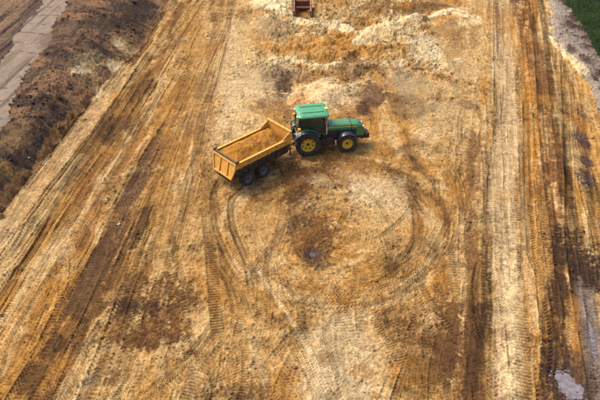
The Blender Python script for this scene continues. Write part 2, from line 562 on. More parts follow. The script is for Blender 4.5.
for k, (sc, i0, i1, ox, oy, tn) in enumerate(((1.0, 0, 8, 0, 0, .5), (.93, 1, 7, -3, 2, .6), (.80, 1, 6, 4, 3, .45), (.66, 1, 7, 12, 0, .6), (.60, 2, 6, 16, 4, .7),
                                              (1.07, 2, 9, 2, 0, .7), (.95, 7, 12, -6, 4, .75), (.86, 6, 11, 2, -4, .85), (1.12, 3, 8, -8, -2, .65),
                                              (.97, 0, 6, 8, -14, .6), (1.05, 0, 5, 12, -18, .7), (.90, 0, 5, 8, -10, .75), (.74, 0, 8, 6, 4, .75), (.88, 2, 9, 0, 4, .7), (1.02, 4, 10, 0, 8, .75))):
    pts = [(ccx + ox + (px - ccx) * sc + random.uniform(-5, 5), ccy + oy + (py - ccy) * sc + random.uniform(-4, 4)) for (px, py) in arc][i0:i1]
    n += 1
    track(pts, random.uniform(.16, .30), .025, .05, random.choice(['chevron', 'block']), .22, tn * .6 + .4, .6, seed=n, broken=.75, fade=1.5)
stroke([(404, 180), (414, 205), (417, 232), (400, 258), (370, 276), (345, 284)], 10, (120, 86, 50), .5, streak=.55, warp=1., seed=60)
stroke([(434, 186), (446, 215), (444, 246), (424, 272)], 6, DBR, .55, seed=61)
stroke([(428, 282), (395, 297), (360, 306)], 7, DBR, .5, seed=62)
# the trailer's own way in
track([(262, 285), (243, 252), (232, 222), (233, 198), (248, 186)], .26, .04, .05, 'chevron', .22, .6, .75, seed=301, broken=.2)
track([(240, 280), (224, 250), (214, 220), (215, 190), (226, 172)], .26, .04, .05, 'chevron', .22, .6, .75, seed=302, broken=.25)
# distinct tracks
track([(206, 205), (211, 250), (215, 300), (220, 345)], .38, .03, .06, 'ladder', .21, .8, .7, seed=201, broken=.1)
track([(521, 296), (524, 350), (527, 440)], .40, .03, .06, 'ladder', .22, .85, .6, seed=202, broken=.1)
track([(112, 232), (104, 262), (90, 296)], .5, .03, .05, 'chevron', .24, .9, .4, seed=203, broken=.1)
track([(262, 275), (285, 310), (308, 350), (334, 410)], .16, .03, .03, 'block', .2, 1.25, .6, seed=204, broken=.1)
track([(526, 100), (527, 150), (529, 200), (532, 260)], .3, .05, .06, 'chevron', .26, .6, .7, seed=205, broken=.1)
track([(563, 60), (566, 110), (568, 160), (570, 215)], .3, .05, .07, 'chevron', .3, .5, .8, seed=206, broken=.1)
track([(540, 290), (548, 340), (545, 390)], .3, .05, .06, 'chevron', .26, .6, .7, seed=207, broken=.2)
track([(94, 97), (58, 143), (12, 198), (-30, 255)], .16, .22, 0, None, .3, (130, 80, 40), .85, seed=208, broken=0)
track([(55, 212), (32, 250), (6, 287)], .2, .12, .02, 'chevron', .3, (140, 88, 42), .8, seed=209, broken=.1)
track([(150, 50), (104, 120), (40, 208), (10, 255)], .25, .07, .05, 'chevron', .25, .75, .6, seed=210, broken=.2)

# ---- patches that lie over the older tracks
stroke([(503, 60), (508, 130), (501, 200), (507, 260), (510, 330), (510, 410)], 26, (216, 188, 150), .62, streak=.5, warp=.6, seed=121)
stroke([(510, 250), (510, 320), (511, 420)], 14, (226, 202, 164), .6, streak=.4, seed=122)
stroke([(477, 130), (477, 165), (470, 210), (464, 275)], 22, (140, 104, 66), .4, streak=.4, warp=.6, seed=123)
stroke([(166, 132), (150, 165), (124, 205), (110, 245), (86, 292), (72, 320)], 24, (114, 85, 60), .5, streak=.45, warp=.8, seed=124)
stroke([(148, 205), (140, 228), (131, 252)], 10, BLK, .6, streak=.3, seed=125)
stroke([(120, 62), (98, 102), (62, 150), (25, 198), (-20, 262)], 20, (214, 180, 136), .4, streak=.6, seed=126)
blob(130, 305, 46, 24, (116, 84, 54), .45, warp=1.8)
blob(138, 308, 24, 9, BLK, .55, warp=1.3)
blob(125, 338, 60, 12, (112, 78, 48), .55, warp=1.5)
stroke([(86, 312), (62, 335), (34, 370), (22, 400)], 16, DBR, .6, warp=1., seed=127)
blob(108, 374, 18, 14, DBR, .5, warp=1.5)
blob(226, 393, 40, 9, DBR, .5, warp=1.5)
blob(425, 340, 26, 40, (120, 88, 56), .6, warp=1.6)
blob(455, 345, 22, 50, (116, 84, 54), .55, warp=1.6)
stroke([(484, 300), (476, 345), (466, 405)], 12, (88, 62, 42), .65, warp=.9, seed=128)
stroke([(462, 300), (452, 345), (446, 405)], 9, (88, 60, 40), .55, warp=.9, seed=129)
stroke([(588, 292), (592, 335), (598, 385)], 10, None, dh=-.10, warp=.5, seed=140, grain=.5)
blob(586, 265, 22, 36, (72, 52, 40), .6, warp=1.3, wet=.4)
stroke([(559, 250), (558, 300), (562, 350)], 13, (84, 60, 42), .7, warp=.8, seed=130)
stroke([(577, 292), (578, 340), (580, 385)], 12, (172, 126, 70), .7, streak=.4, seed=131)
stroke([(586, 285), (592, 335), (600, 410)], 17, (156, 138, 130), .75, streak=.35, seed=132, wet=.5)
blob(375, 192, 30, 20, (208, 184, 150), .5, warp=1.4)
blob(345, 355, 44, 40, (208, 184, 148), .45, warp=1.5)
blob(236, 75, 16, 40, (212, 186, 148), .4, warp=1.5)
stroke([(196, 0), (190, 60), (176, 120), (168, 180)], 26, (176, 132, 66), .5, streak=.7, warp=.9, seed=133)
stroke([(214, 0), (212, 70), (204, 140), (196, 220)], 16, (150, 112, 62), .5, streak=.7, warp=.9, seed=134)
stroke([(150, 95), (128, 150), (104, 200)], 18, (150, 106, 56), .5, streak=.7, warp=.9, seed=135)
for k in range(110):
    x_, y_ = random.uniform(0, 600), random.uniform(90, 400)
    r_ = random.uniform(4, 13)
    blob(x_, y_, r_, r_ * random.uniform(.4, .9), random.choice([DBR, BRN, BRN, TAN, OCH, (118, 86, 54)]), random.uniform(.25, .5), warp=1.7, rot=random.uniform(-1, 1))

# ---- left: field, grey track and topsoil bank; right: verge and grass
ZF = .85
FIELD = [(110, -100), (44, 0), (29, 21), (15, 37), (11, 54), (0, 62), (-120, 205), (-400, 205), (-400, -100)]
TRK_R = [(112, -60), (84, -22), (69, 0), (60, 15), (51, 30), (46, 47), (31, 62), (25, 78), (14, 98), (10, 117), (0, 132), (-40, 180), (-120, 280)]
TOE = [(205, -60), (185, -22), (170, 0), (156, 22), (148, 36), (138, 50), (121, 64), (106, 84), (92, 99), (64, 134), (40, 166), (11, 201), (-30, 258), (-110, 360)]
GRS = [(530, -70), (552, -22), (564, 0), (575, 17), (586, 32), (594, 50), (601, 66), (625, 120), (660, 190), (720, 290)]
VRG = [(515, -70), (540, -20), (549, 0), (552, 34), (567, 52), (584, 74), (598, 105), (610, 160), (625, 230), (650, 330), (690, 460)]


def inside(poly, x, y):
    r = np.zeros(x.shape, bool)
    m = len(poly)
    for k in range(m):
        x1, y1 = poly[k]
        x2, y2 = poly[(k + 1) % m]
        if y1 == y2:
            continue
        c = (y1 > y) != (y2 > y)
        r ^= c & (x < (x2 - x1) * (y - y1) / (y2 - y1) + x1)
    return r


WX = X + (N_mid - .5) * 1.0 + (N_sml - .5) * .7
WY = Y + (fbm(X * .5 + 40, Y * .5, 3, 77) - .5) * 1.0 + (N_sml - .5) * .5


def world_poly(P, z):
    return [tuple(at(x, y, z)) for (x, y) in P]


FAR = [(-400, -140)]
toe_w = smooth_path([at(x, y, 0) for (x, y) in TOE], 2.)
trk_w = smooth_path([at(x, y, ZF) for (x, y) in TRK_R], 2.)
fld_w = [tuple(at(x, y, ZF)) for (x, y) in FIELD[:7]]
corner = [(-300, toe_w[-1][1]), (-300, 400), (toe_w[0][0], 400)]
in_toe = inside([tuple(p) for p in toe_w] + corner, WX, WY)
in_trk = inside([tuple(p) for p in trk_w] + [(-300, trk_w[-1][1]), (-300, 400), (trk_w[0][0], 400)], WX, WY)
in_fld = inside(fld_w + [(-300, fld_w[-1][1]), (-300, 400), (fld_w[0][0], 400)], WX, WY)
grs_w = [tuple(p) for p in smooth_path([at(x, y, .3) for (x, y) in GRS], 2.)]
vrg_w = [tuple(p) for p in smooth_path([at(x, y, .15) for (x, y) in VRG], 2.)]
in_grs = inside(grs_w + [(300, grs_w[-1][1]), (300, 400), (grs_w[0][0], 400)], WX, WY)
in_vrg = inside(vrg_w + [(300, vrg_w[-1][1]), (300, 400), (vrg_w[0][0], 400)], WX, WY)
REG = np.zeros(X.shape, np.int8)                   # 0 ground 1 bank 2 track 3 field 4 verge 5 grass
REG[in_toe] = 1
REG[in_trk] = 2
REG[in_trk & in_fld] = 3
REG[in_vrg] = 4
REG[in_grs] = 5

# bank: frame along / across
ta = toe_w[len(toe_w) * 2 // 3] - toe_w[len(toe_w) // 4]
ta = ta / np.linalg.norm(ta)
AL = X * ta[0] + Y * ta[1]
AC = X * ta[1] - Y * ta[0]
side = 1 if np.dot(at(20, 60, ZF) - at(60, 120), (ta[1], -ta[0])) > 0 else -1
AC = AC * side                                      # grows up the bank


def dist_to(P, W):
    D = np.full(X.shape, W, np.float32)
    r = near_path(np.array(P), W)
    if r is not None:
        D[r[0]] = np.abs(r[1])
    return D


d_toe = dist_to(toe_w, 14.)
d_trk = dist_to(trk_w, 14.)
u = np.where(REG == 1, d_toe / (d_toe + d_trk + 1e-3), np.where(REG >= 2, 1., 0.))
u = np.where((REG == 4) | (REG == 5), 0, u)
streakn = fbm(AL * .8 + AC * .25 + (N_mid - .5) * .9, AC * .14, 4, 90, .6)
ridg = 1 - np.abs(streakn * 2 - 1)
bank_h = sstep(0, .45, u) * 1.25 - sstep(.6, 1, u) * (1.25 - ZF)
inb = (sstep(0, .08, u) * (1 - sstep(.93, 1, u)))
bank_h = bank_h + inb * ((ridg - .6) * .8 + (N_mid - .5) * .5 + (N_sml - .5) * .12)
HM += np.where((REG >= 1) & (REG <= 3), bank_h, 0)
LM = (REG >= 1) & (REG <= 3)
HM = np.where((REG == 2) | (REG == 3), ZF + (N_mid - .5) * .10 + np.where(REG == 3, (N_sml - .5) * .2, 0), HM)
b1, b2, b3 = lin((104, 80, 68)), lin((152, 116, 88)), lin((62, 48, 43))
w = sstep(.43, .57, streakn * .75 + N_mid * .25)[..., None]
bc = b1 * (1 - w) + b2 * w
w = sstep(.50, .68, N_sml * .5 + fbm(AL * .9, AC * .5, 3, 95) * .5)[..., None]
bc = bc * (1 - .8 * w) + b3 * .8 * w
topm = sstep(88, 30, (X - at(120, 40, .8)[0]) * 4 + 60)  # darker humus towards the far end
dk = sstep(0, 1, (AL - (at(60, 90, .8) @ ta)) / 12.)[..., None]
bc = bc * (1 - .45 * dk) + lin((84, 70, 62)) * .45 * dk
COL = np.where((REG == 1)[..., None], bc, COL)
edge = ((REG == 1) & (d_toe < .3 + N_mid * .7))[..., None]
COL = np.where(edge, COL * .25 + lin((160, 118, 76)) * .75, COL)
GRAIN[REG == 1] = 1.1
HD[REG != 0] *= .0
tc = lin((158, 138, 126)) * (.80 + .40 * N_mid[..., None])
crk = sstep(.92, .985, np.sin(AL * 2.6 + (N_mid - .5) * 3) * .5 + .5) * sstep(.45, .55, N_sml) * .4
lnt = sstep(.8, .97, np.sin(AC * 4.2 + (N_mid - .5) * 2.) * .5 + .5) * sstep(.4, .55, fbm(AC * .9, AL * .12, 3, 120)) * .5
tc = tc * (1 - np.maximum(crk, lnt))[..., None]
kt = (sstep(.52, .64, N_mid * .4 + fbm(AC * 1.3, AL * .15, 4, 125) * .6) * .55)[..., None]
tc = tc * (1 - kt) + lin((122, 98, 80)) * kt
COL = np.where((REG == 2)[..., None], tc, COL)
GRAIN[REG == 2] = .35
HD[REG == 2] = (-(crk + lnt) * .06)[REG == 2]
fw = sstep(.4, .6, fbm(AC * 2.4, AL * .10, 3, 130))[..., None]
fc = lin((92, 68, 60)) * (1 - fw) + lin((146, 116, 92)) * fw
near_t = sstep(2.2, .3, dist_to(np.array(fld_w), 6.) + (N_mid - .5) * 2)[..., None]
fc = fc * (1 - .7 * near_t) + lin((94, 74, 70)) * .7 * near_t
COL = np.where((REG == 3)[..., None], fc, COL)
HD[REG == 3] = ((fbm(AC * 2.4, AL * .10, 3, 130) - .5) * .35)[REG == 3]
# pale sand showing at the foot of the bank
for (x, y, r, q) in ((84, 75, 13, 11), (92, 62, 10, 5), (122, 45, 8, 5), (100, 88, 6, 8), (116, 62, 8, 5)):
    blob(x, y, r, q, (206, 172, 122), .85, z=.5, warp=1.3, rot=.5, grain=1.2)
    blob(x - 3, y + 1, r * .5, q * .5, (224, 204, 176), .8, z=.5, warp=1.4)
for (x, y, r, q, c) in ((84, 28, 14, 7, (140, 110, 80)), (66, 32, 12, 10, (122, 98, 80)), (45, 78, 14, 6, (150, 122, 90)), (42, 82, 7, 4, (190, 168, 140)),
                        (118, 1, 8, 2, (196, 166, 116)), (76, 8, 8, 6, (132, 104, 80)), (14, 140, 14, 9, (140, 108, 72)), (4, 172, 10, 6, (168, 130, 70)), (60, 70, 14, 18, (66, 54, 50)), (36, 92, 10, 8, (60, 48, 44)),
                        (110, 28, 24, 10, (60, 50, 46)), (130, 10, 22, 10, (62, 52, 50))):
    blob(x, y, r, q, c, .75, z=.9, warp=1.2, rot=-.5)

# right verge
d_vrg, d_grs = dist_to(np.array(vrg_w), 9.), dist_to(np.array(grs_w), 9.)
uv = d_vrg / (d_vrg + d_grs + 1e-3)
vw = sstep(.46, .62, N_mid * .5 + N_sml * .2 + uv * .28)[..., None]
vc = lin((178, 162, 154)) * (1 - vw) + lin((98, 74, 70)) * vw
HM = np.where(REG == 4, sstep(0, .3, uv) * .35 + (N_mid - .5) * .5 * uv + (N_sml - .5) * .25, HM)
HM = np.where(REG == 5, .35 + (N_mid - .5) * .25, HM)
COL = np.where((REG == 4)[..., None], vc, COL)
GRAIN[REG == 4] = 1.5
gw = sstep(.35, .65, N_mid)[..., None]
COL = np.where((REG == 5)[..., None], lin((38, 58, 24)) * (1 - gw) + lin((56, 78, 34)) * gw, COL)
stroke([(551, 36), (560, 49), (574, 63), (586, 77)], 9, (238, 216, 180), .95, streak=.15, warp=.5, dh=.12, seed=70)
stroke([(546, 0), (550, 20), (552, 38)], 5, (226, 198, 156), .7, seed=71)
for (x, y, r) in ((558, 36, 4), (571, 52, 4), (586, 62, 6), (592, 80, 4)):
    blob(x, y, r, r * .8, (78, 54, 52), .85)

# basins that hold water
PUDDLES = [(313, 252.5, 7, 4.2), (566, 382, 17, 19), (578, 392, 12, 17)]
for k, (x, y, a, b) in enumerate(PUDDLES):
    if k == 0:
        blob(x, y, a, b, None, dh=-.30, warp=.5, soft=.5)
    else:
        blob(x, y, a * 1.1, b * 1.1, None, dh=-.16, warp=1.6, soft=.6)
    blob(x, y, a * 1.5, b * 1.5, (86, 62, 50), .5, wet=.8, warp=.9)

# lie of the land + lumps
flat = np.ones_like(X)


def flatten(x, y, r):
    global flat
    d = np.sqrt((X - x) ** 2 + (Y - y) ** 2)
    flat = np.minimum(flat, sstep(r * .55, r * 1.7, d))


TRX, TRY, TRA = .425, 42.86, R(9.5)
TLX, TLY, TLA = -5.23, 38.02, R(43.57)


def t_pt(x, y):
    return TRX + x * math.cos(TRA) - y * math.sin(TRA), TRY + x * math.sin(TRA) + y * math.cos(TRA)


def l_pt(x, y):
    return TLX + x * math.cos(TLA) - y * math.sin(TLA), TLY + x * math.sin(TLA) + y * math.cos(TLA)


for (x, y) in ((0, -.95), (0, .95), (3.05, -.93), (3.05, .93), (1.5, 0)):
    flatten(*t_pt(x, y), 1.1)
for (x, y) in ((1.06, -1.), (1.06, 1.), (2.51, -1.), (2.51, 1.)):
    flatten(*l_pt(x, y), .9)
site = (REG == 0).astype(np.float32)
lump = (N_big - .5) * .35 * site + GRAIN * ((N_sml - .5) * .07 + (N_fin - .5) * .055)
lump += GRAIN * (sstep(.58, .76, fbm(X * 3.6, Y * 3.6, 2, 300, .6)) * .04 + (vnoise(X * 10.5, Y * 10.5, 301) - .5) * .05)
Z = (HM + HD + lump) * flat - (1 - flat) * .01
Z = Z.astype(np.float32)

# ------------------------------------------------------------------ materials
K_ALB = 0.60


def new_mat(name):
    m = bpy.data.materials.new(name)
    m.use_nodes = True
    nt = m.node_tree
    b = nt.nodes["Principled BSDF"]
    return m, nt, b


def soil_material(name, spec=.15, contrast=1.0, bump=.5, scale=1.0):
    m, nt, b = new_mat(name)
    N, L = nt.nodes, nt.links
    tcd = N.new("ShaderNodeTexCoord")
    att = N.new("ShaderNodeAttribute"); att.attribute_name = "soil"
    aw = N.new("ShaderNodeAttribute"); aw.attribute_name = "damp"
    mul = None
    hs = []
    prev = att.outputs["Color"]
    for (sc, det, lo, hi, dark, light) in ((1.1, 6, .35, .65, (.80, .77, .74), (1.14, 1.13, 1.12)),
                                           (9., 7, .32, .68, (.78, .74, .69), (1.17, 1.17, 1.16)),
                                           (24., 4, .34, .66, (.62, .58, .53), (1.29, 1.29, 1.28))):
        nz = N.new("ShaderNodeTexNoise"); nz.inputs["Scale"].default_value = sc * scale
        nz.inputs["Detail"].default_value = det; nz.inputs["Roughness"].default_value = .68
        L.new(tcd.outputs["Object"], nz.inputs["Vector"])
        rp = N.new("ShaderNodeValToRGB")
        rp.color_ramp.elements[0].position = lo; rp.color_ramp.elements[1].position = hi
        f = lambda c: tuple(1 + (v - 1) * contrast for v in c) + (1,)
        rp.color_ramp.elements[0].color = f(dark); rp.color_ramp.elements[1].color = f(light)
        L.new(nz.outputs["Fac"], rp.inputs["Fac"])
        mx = N.new("ShaderNodeMix"); mx.data_type = 'RGBA'; mx.blend_type = 'MULTIPLY'; mx.inputs[0].default_value = 1
        mx.clamp_result = False
        L.new(prev, mx.inputs[6]); L.new(rp.outputs["Color"], mx.inputs[7])
        prev = mx.outputs[2]
        hs.append(nz)
    L.new(prev, b.inputs["Base Color"])
    rr = N.new("ShaderNodeMapRange"); rr.inputs[3].default_value = .95; rr.inputs[4].default_value = .35
    L.new(aw.outputs["Fac"], rr.inputs[0]); L.new(rr.outputs[0], b.inputs["Roughness"])
    b.inputs["Specular IOR Level"].default_value = spec
    ad = N.new("ShaderNodeMath"); ad.operation = 'MULTIPLY_ADD'
    L.new(hs[1].outputs["Fac"], ad.inputs[0]); ad.inputs[1].default_value = 2.4
    L.new(hs[2].outputs["Fac"], ad.inputs[2])
    bp = N.new("ShaderNodeBump"); bp.inputs["Strength"].default_value = bump; bp.inputs["Distance"].default_value = .05
    L.new(ad.outputs[0], bp.inputs["Height"]); L.new(bp.outputs["Normal"], b.inputs["Normal"])
    return m


M_SOIL = soil_material("sandy_soil", bump=.45)
M_BANK = soil_material("topsoil", bump=.6)
M_TRACK = soil_material("compacted_gravel", contrast=.6, bump=.35)
M_FIELD = soil_material("field_soil", contrast=.8)
M_VERGE = soil_material("verge_soil", contrast=1.1, bump=.8)
M_TURF = soil_material("turf", contrast=1.2, bump=.9)
M_CLOD = soil_material("clod_soil", contrast=.8, bump=.5, scale=2.)


def mesh_with_attr(name, verts, faces, colr, damp, mat, smooth=True):
    me = bpy.data.meshes.new(name)
    nv, nf, k = len(verts), len(faces), faces.shape[1]
    me.vertices.add(nv)
    me.vertices.foreach_set("co", np.ascontiguousarray(verts, np.float32).ravel())
    me.loops.add(nf * k)
    me.loops.foreach_set("vertex_index", np.ascontiguousarray(faces, np.int32).ravel())
    me.polygons.add(nf)
    me.polygons.foreach_set("loop_start", np.arange(0, nf * k, k, dtype=np.int32))
    me.polygons.foreach_set("use_smooth", np.full(nf, smooth, bool))
    me.update(calc_edges=True)
    a = me.attributes.new("soil", 'FLOAT_COLOR', 'POINT')
    c4 = np.ones((nv, 4), np.float32)
    c4[:, :3] = colr
    a.data.foreach_set("color", c4.ravel())
    a = me.attributes.new("damp", 'FLOAT', 'POINT')
    a.data.foreach_set("value", np.ascontiguousarray(damp, np.float32))
    me.materials.append(mat)
    o = bpy.data.objects.new(name, me)
    col.objects.link(o)
    return o


sp1 = fbm(X * 4.6 + 9, Y * 4.6, 3, 610, .7)
sp2 = vnoise(X * 11, Y * 11, 620)
spk = 1 - .36 * sstep(.55, .72, sp1) * (.2 + N_mid) - .18 * sstep(.60, .9, sp2) + .18 * sstep(.46, .28, sp1) + .08 * sstep(.35, .1, sp2)
COL = COL * np.where(REG == 2, 1 + (spk - 1) * .4, np.where(REG == 1, 1 + (spk - 1) * .6, spk))[..., None] ** np.array([.9, 1.0, 1.08])
COL = np.where((REG == 0)[..., None], .30 * (COL / .30) ** 1.17, COL)
COL = COL * .94 + .06 * (COL @ np.array([.25, .62, .13]))[..., None]
ALB = np.clip(COL * np.array([.985, 1.03, .955]) * K_ALB * (1 - .25 * WET[..., None]), 0, .9).astype(np.float32)
V = np.stack([X, Y, Z], -1).reshape(-1, 3)
AF, WF = ALB.reshape(-1, 3), WET.reshape(-1)
idx = np.arange(NR * NC).reshape(NR, NC)
F = np.stack([idx[:-1, :-1], idx[:-1, 1:], idx[1:, 1:], idx[1:, :-1]], -1).reshape(-1, 4)
FR = REG[:-1, :-1].reshape(-1)
for rid, nm, mt in ((0, "ground", M_SOIL), (1, "topsoil_bank", M_BANK), (2, "gravel_track", M_TRACK), (3, "field", M_FIELD),
                    (4, "gravel_verge", M_VERGE), (5, "meadow_ground", M_TURF)):
    f = F[FR == rid]
    if not len(f):
        continue
    used, inv = np.unique(f.ravel(), return_inverse=True)
    o = mesh_with_attr(nm, V[used], inv.reshape(-1, 4), AF[used], WF[used], mt)
    tag(o, kind="structure")

# the land beyond, out to the horizon: a ring of coarse faces round the detailed sheet, a little lower
ov = np.array([(-3000, -3000, -.6), (3000, -3000, -.6), (3000, 3000, -.6), (-3000, 3000, -.6)], float)
o = mesh_with_attr("outer_ground", ov, np.array([[0, 1, 2, 3]]), np.tile(lin(OCH) * K_ALB, (4, 1)), np.zeros(4), M_SOIL)
tag(o, kind="structure")


def surf(x, y):
    """height of the built earth at a world point"""
    j = int(np.clip(np.searchsorted(YV, y), 1, NR - 1))
    i = int(np.clip(np.searchsorted(CX, x / DEP[j]), 1, NC - 1))
    return float(Z[j, i])


def simple(name, c, rough=.5, metal=0., coat=0., noise=.0, nscale=8., spec=.5, dirt=None, dscale=2.5, damt=.5):
    m, nt, b = new_mat(name)
    N, L = nt.nodes, nt.links
    b.inputs["Base Color"].default_value = (*c, 1)
    b.inputs["Roughness"].default_value = rough
    b.inputs["Metallic"].default_value = metal
    b.inputs["Coat Weight"].default_value = coat
    b.inputs["Specular IOR Level"].default_value = spec
    if noise or dirt is not None:
        tcd = N.new("ShaderNodeTexCoord")
        nz = N.new("ShaderNodeTexNoise"); nz.inputs["Scale"].default_value = nscale; nz.inputs["Detail"].default_value = 6
        L.new(tcd.outputs["Object"], nz.inputs["Vector"])
        hsv = N.new("ShaderNodeHueSaturation")
        hsv.inputs["Color"].default_value = (*c, 1)
        mr = N.new("ShaderNodeMapRange"); mr.inputs[1].default_value = .3; mr.inputs[2].default_value = .7
        mr.inputs[3].default_value = 1 - noise; mr.inputs[4].default_value = 1 + noise
        L.new(nz.outputs["Fac"], mr.inputs[0]); L.new(mr.outputs[0], hsv.inputs["Value"])
        out = hsv.outputs[0]
        if dirt is not None:
            n2 = N.new("ShaderNodeTexNoise"); n2.inputs["Scale"].default_value = dscale; n2.inputs["Detail"].default_value = 9; n2.inputs["Roughness"].default_value = .7
            L.new(tcd.outputs["Object"], n2.inputs["Vector"])
            m2 = N.new("ShaderNodeMapRange"); m2.inputs[1].default_value = .42; m2.inputs[2].default_value = .68; m2.inputs[4].default_value = damt
            L.new(n2.outputs["Fac"], m2.inputs[0])
            mx = N.new("ShaderNodeMix"); mx.data_type = 'RGBA'
            L.new(m2.outputs[0], mx.inputs[0]); L.new(out, mx.inputs[6]); mx.inputs[7].default_value = (*dirt, 1)
            out = mx.outputs[2]
            ra = N.new("ShaderNodeMath"); ra.operation = 'MULTIPLY_ADD'; ra.use_clamp = True
            L.new(m2.outputs[0], ra.inputs[0]); ra.inputs[1].default_value = .6; ra.inputs[2].default_value = rough
            L.new(ra.outputs[0], b.inputs["Roughness"])
        L.new(out, b.inputs["Base Color"])
    return m


MUD = (.20, .125, .06)
M = dict(
    green=simple("green_paint", (.016, .185, .062), .36, coat=.35, noise=.12, dirt=(.17, .13, .07), damt=.65, dscale=5),
    roofgreen=simple("roof_paint", (.02, .22, .088), .4, coat=.2, noise=.15, dirt=(.16, .24, .14), damt=.5, dscale=4),
    dgreen=simple("dark_green_paint", (.012, .11, .06), .4, noise=.1),
    yellow=simple("yellow_paint", (.72, .46, .02), .45, noise=.1, dirt=MUD, damt=.6, dscale=5),
    stripe=simple("stripe_yellow", (.75, .52, .05), .4),
    rubber=simple("tyre_rubber", (.018, .018, .019), .85, noise=.2, dirt=(.13, .09, .052), damt=.8, dscale=5),
    black=simple("black_metal", (.015, .016, .018), .5, noise=.2, dirt=(.10, .07, .042), damt=.65, dscale=4),
    plastic=simple("fender_plastic", (.016, .02, .036), .3, noise=.1),
    glass=simple("cab_glass", (.012, .018, .02), .06, spec=.6),
    chrome=simple("exhaust_steel", (.42, .42, .42), .35, metal=.8),
    amber=simple("amber_lamp", (.85, .26, .02), .3),
    lens=simple("lamp_lens", (.75, .76, .78), .15),
    red=simple("red_lens", (.45, .02, .015), .3),
    orange=simple("trailer_paint", (.70, .34, .04), .5, noise=.2, dirt=(.30, .17, .07), damt=.85, dscale=4),
    rim=simple("wheel_steel", (.17, .17, .175), .5, metal=.3, noise=.15, dirt=MUD, damt=.5, dscale=6),
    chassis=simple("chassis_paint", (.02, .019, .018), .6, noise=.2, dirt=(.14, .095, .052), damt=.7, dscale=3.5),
    seat=simple("seat_cloth", (.03, .03, .03), .8),
    rust=simple("rusty_steel", (.20, .085, .05), .75, noise=.3, nscale=5, dirt=(.34, .20, .13), damt=.7),
    stone=simple("pale_stone", (.32, .295, .26), .85, noise=.25, nscale=20),
)


# ------------------------------------------------------------------ mesh builder
class MB:
    def __init__(s):
        s.v, s.f = [], []

    def add(s, v, f):
        k = len(s.v)
        s.v += [tuple(p) for p in v]
        s.f += [tuple(i + k for i in q) for q in f]
        return s

    def hexa(s, p):
        return s.add(p, [(3, 2, 1, 0), (4, 5, 6, 7), (0, 1, 5, 4), (1, 2, 6, 5), (2, 3, 7, 6), (3, 0, 4, 7)])

    def box(s, x0, x1, y0, y1, z0, z1):
        return s.hexa([(x0, y0, z0), (x1, y0, z0), (x1, y1, z0), (x0, y1, z0), (x0, y0, z1), (x1, y0, z1), (x1, y1, z1), (x0, y1, z1)])

    def tube(s, pts, r, n=10, cap=True):
        P = [Vector(p) for p in pts]
        rs = r if isinstance(r, (list, tuple)) else [r] * len(P)
        rings = []
        for k, p in enumerate(P):
            d = (P[min(k + 1, len(P) - 1)] - P[max(k - 1, 0)]).normalized()
            up = Vector((0, 0, 1)) if abs(d.z) < .95 else Vector((1, 0, 0))
            a = d.cross(up).normalized(); b = a.cross(d)
            rings.append([p + a * math.cos(t) * rs[k] + b * math.sin(t) * rs[k] for t in [2 * math.pi * q / n for q in range(n)]])
        return s.loft(rings, cap)

    def loft(s, rings, cap=True, closed=True):
        n = len(rings[0]); v = [p for r in rings for p in r]; f = []
        for k in range(len(rings) - 1):
            for q in range(n if closed else n - 1):
                a, b = k * n + q, k * n + (q + 1) % n
                f.append((a, b, b + n, a + n))
        if cap:
            f.append(tuple(reversed(range(n))))
            f.append(tuple(range((len(rings) - 1) * n, len(rings) * n)))
        return s.add(v, f)

    def lathe_y(s, prof, n=48, c=(0, 0, 0)):
        """profile of (radius, y) turned round the Y axis"""
        rings = []
        for (r, y) in prof:
            rings.append([(c[0] + r * math.cos(t), c[1] + y, c[2] + r * math.sin(t)) for t in [2 * math.pi * q / n for q in range(n)]])
        return s.loft(rings, cap=False)

    def build(s, name, mat, parent=None, bevel=0., smooth=False, loc=None):
        me = bpy.data.meshes.new(name)
        me.from_pydata([tuple(map(float, p)) for p in s.v], [], s.f)
        bm = bmesh.new(); bm.from_mesh(me)
        bmesh.ops.recalc_face_normals(bm, faces=bm.faces)
        if bevel:
            ed = [e for e in bm.edges if len(e.link_faces) == 2 and e.calc_face_angle(0) > .6]
            bmesh.ops.bevel(bm, geom=ed, offset=bevel, segments=2, affect='EDGES', profile=.6, clamp_overlap=True)
        for f in bm.faces:
            f.smooth = smooth
        bm.to_mesh(me); bm.free()
        me.materials.append(mat)
        o = bpy.data.objects.new(name, me)
        col.objects.link(o)
        if parent is not None:
            o.parent = parent
        if loc is not None:
            o.location = loc
        if smooth:
            try:
                me.set_sharp_from_angle(angle=R(40))
            except Exception:
                pass
        return o


def empty(name, loc, rz):
    o = bpy.data.objects.new(name, None)
    o.empty_display_size = .3
    col.objects.link(o)
    o.location = loc
    o.rotation_euler = (0, 0, rz)
    return o


def copy_tree(o, parent):
    c = o.copy(); col.objects.link(c); c.parent = parent
    for ch in list(o.children):
        copy_tree(ch, c)
    return c


def rrect(x0, x1, y0, y1, r, z, n=5):
    pts = []
    for (cx, cy, a0) in ((x1 - r, y1 - r, 0), (x0 + r, y1 - r, 90), (x0 + r, y0 + r, 180), (x1 - r, y0 + r, 270)):
        for q in range(n + 1):
            t = R(a0 + 90 * q / n)
            pts.append((cx + r * math.cos(t), cy + r * math.sin(t), z))
    return pts


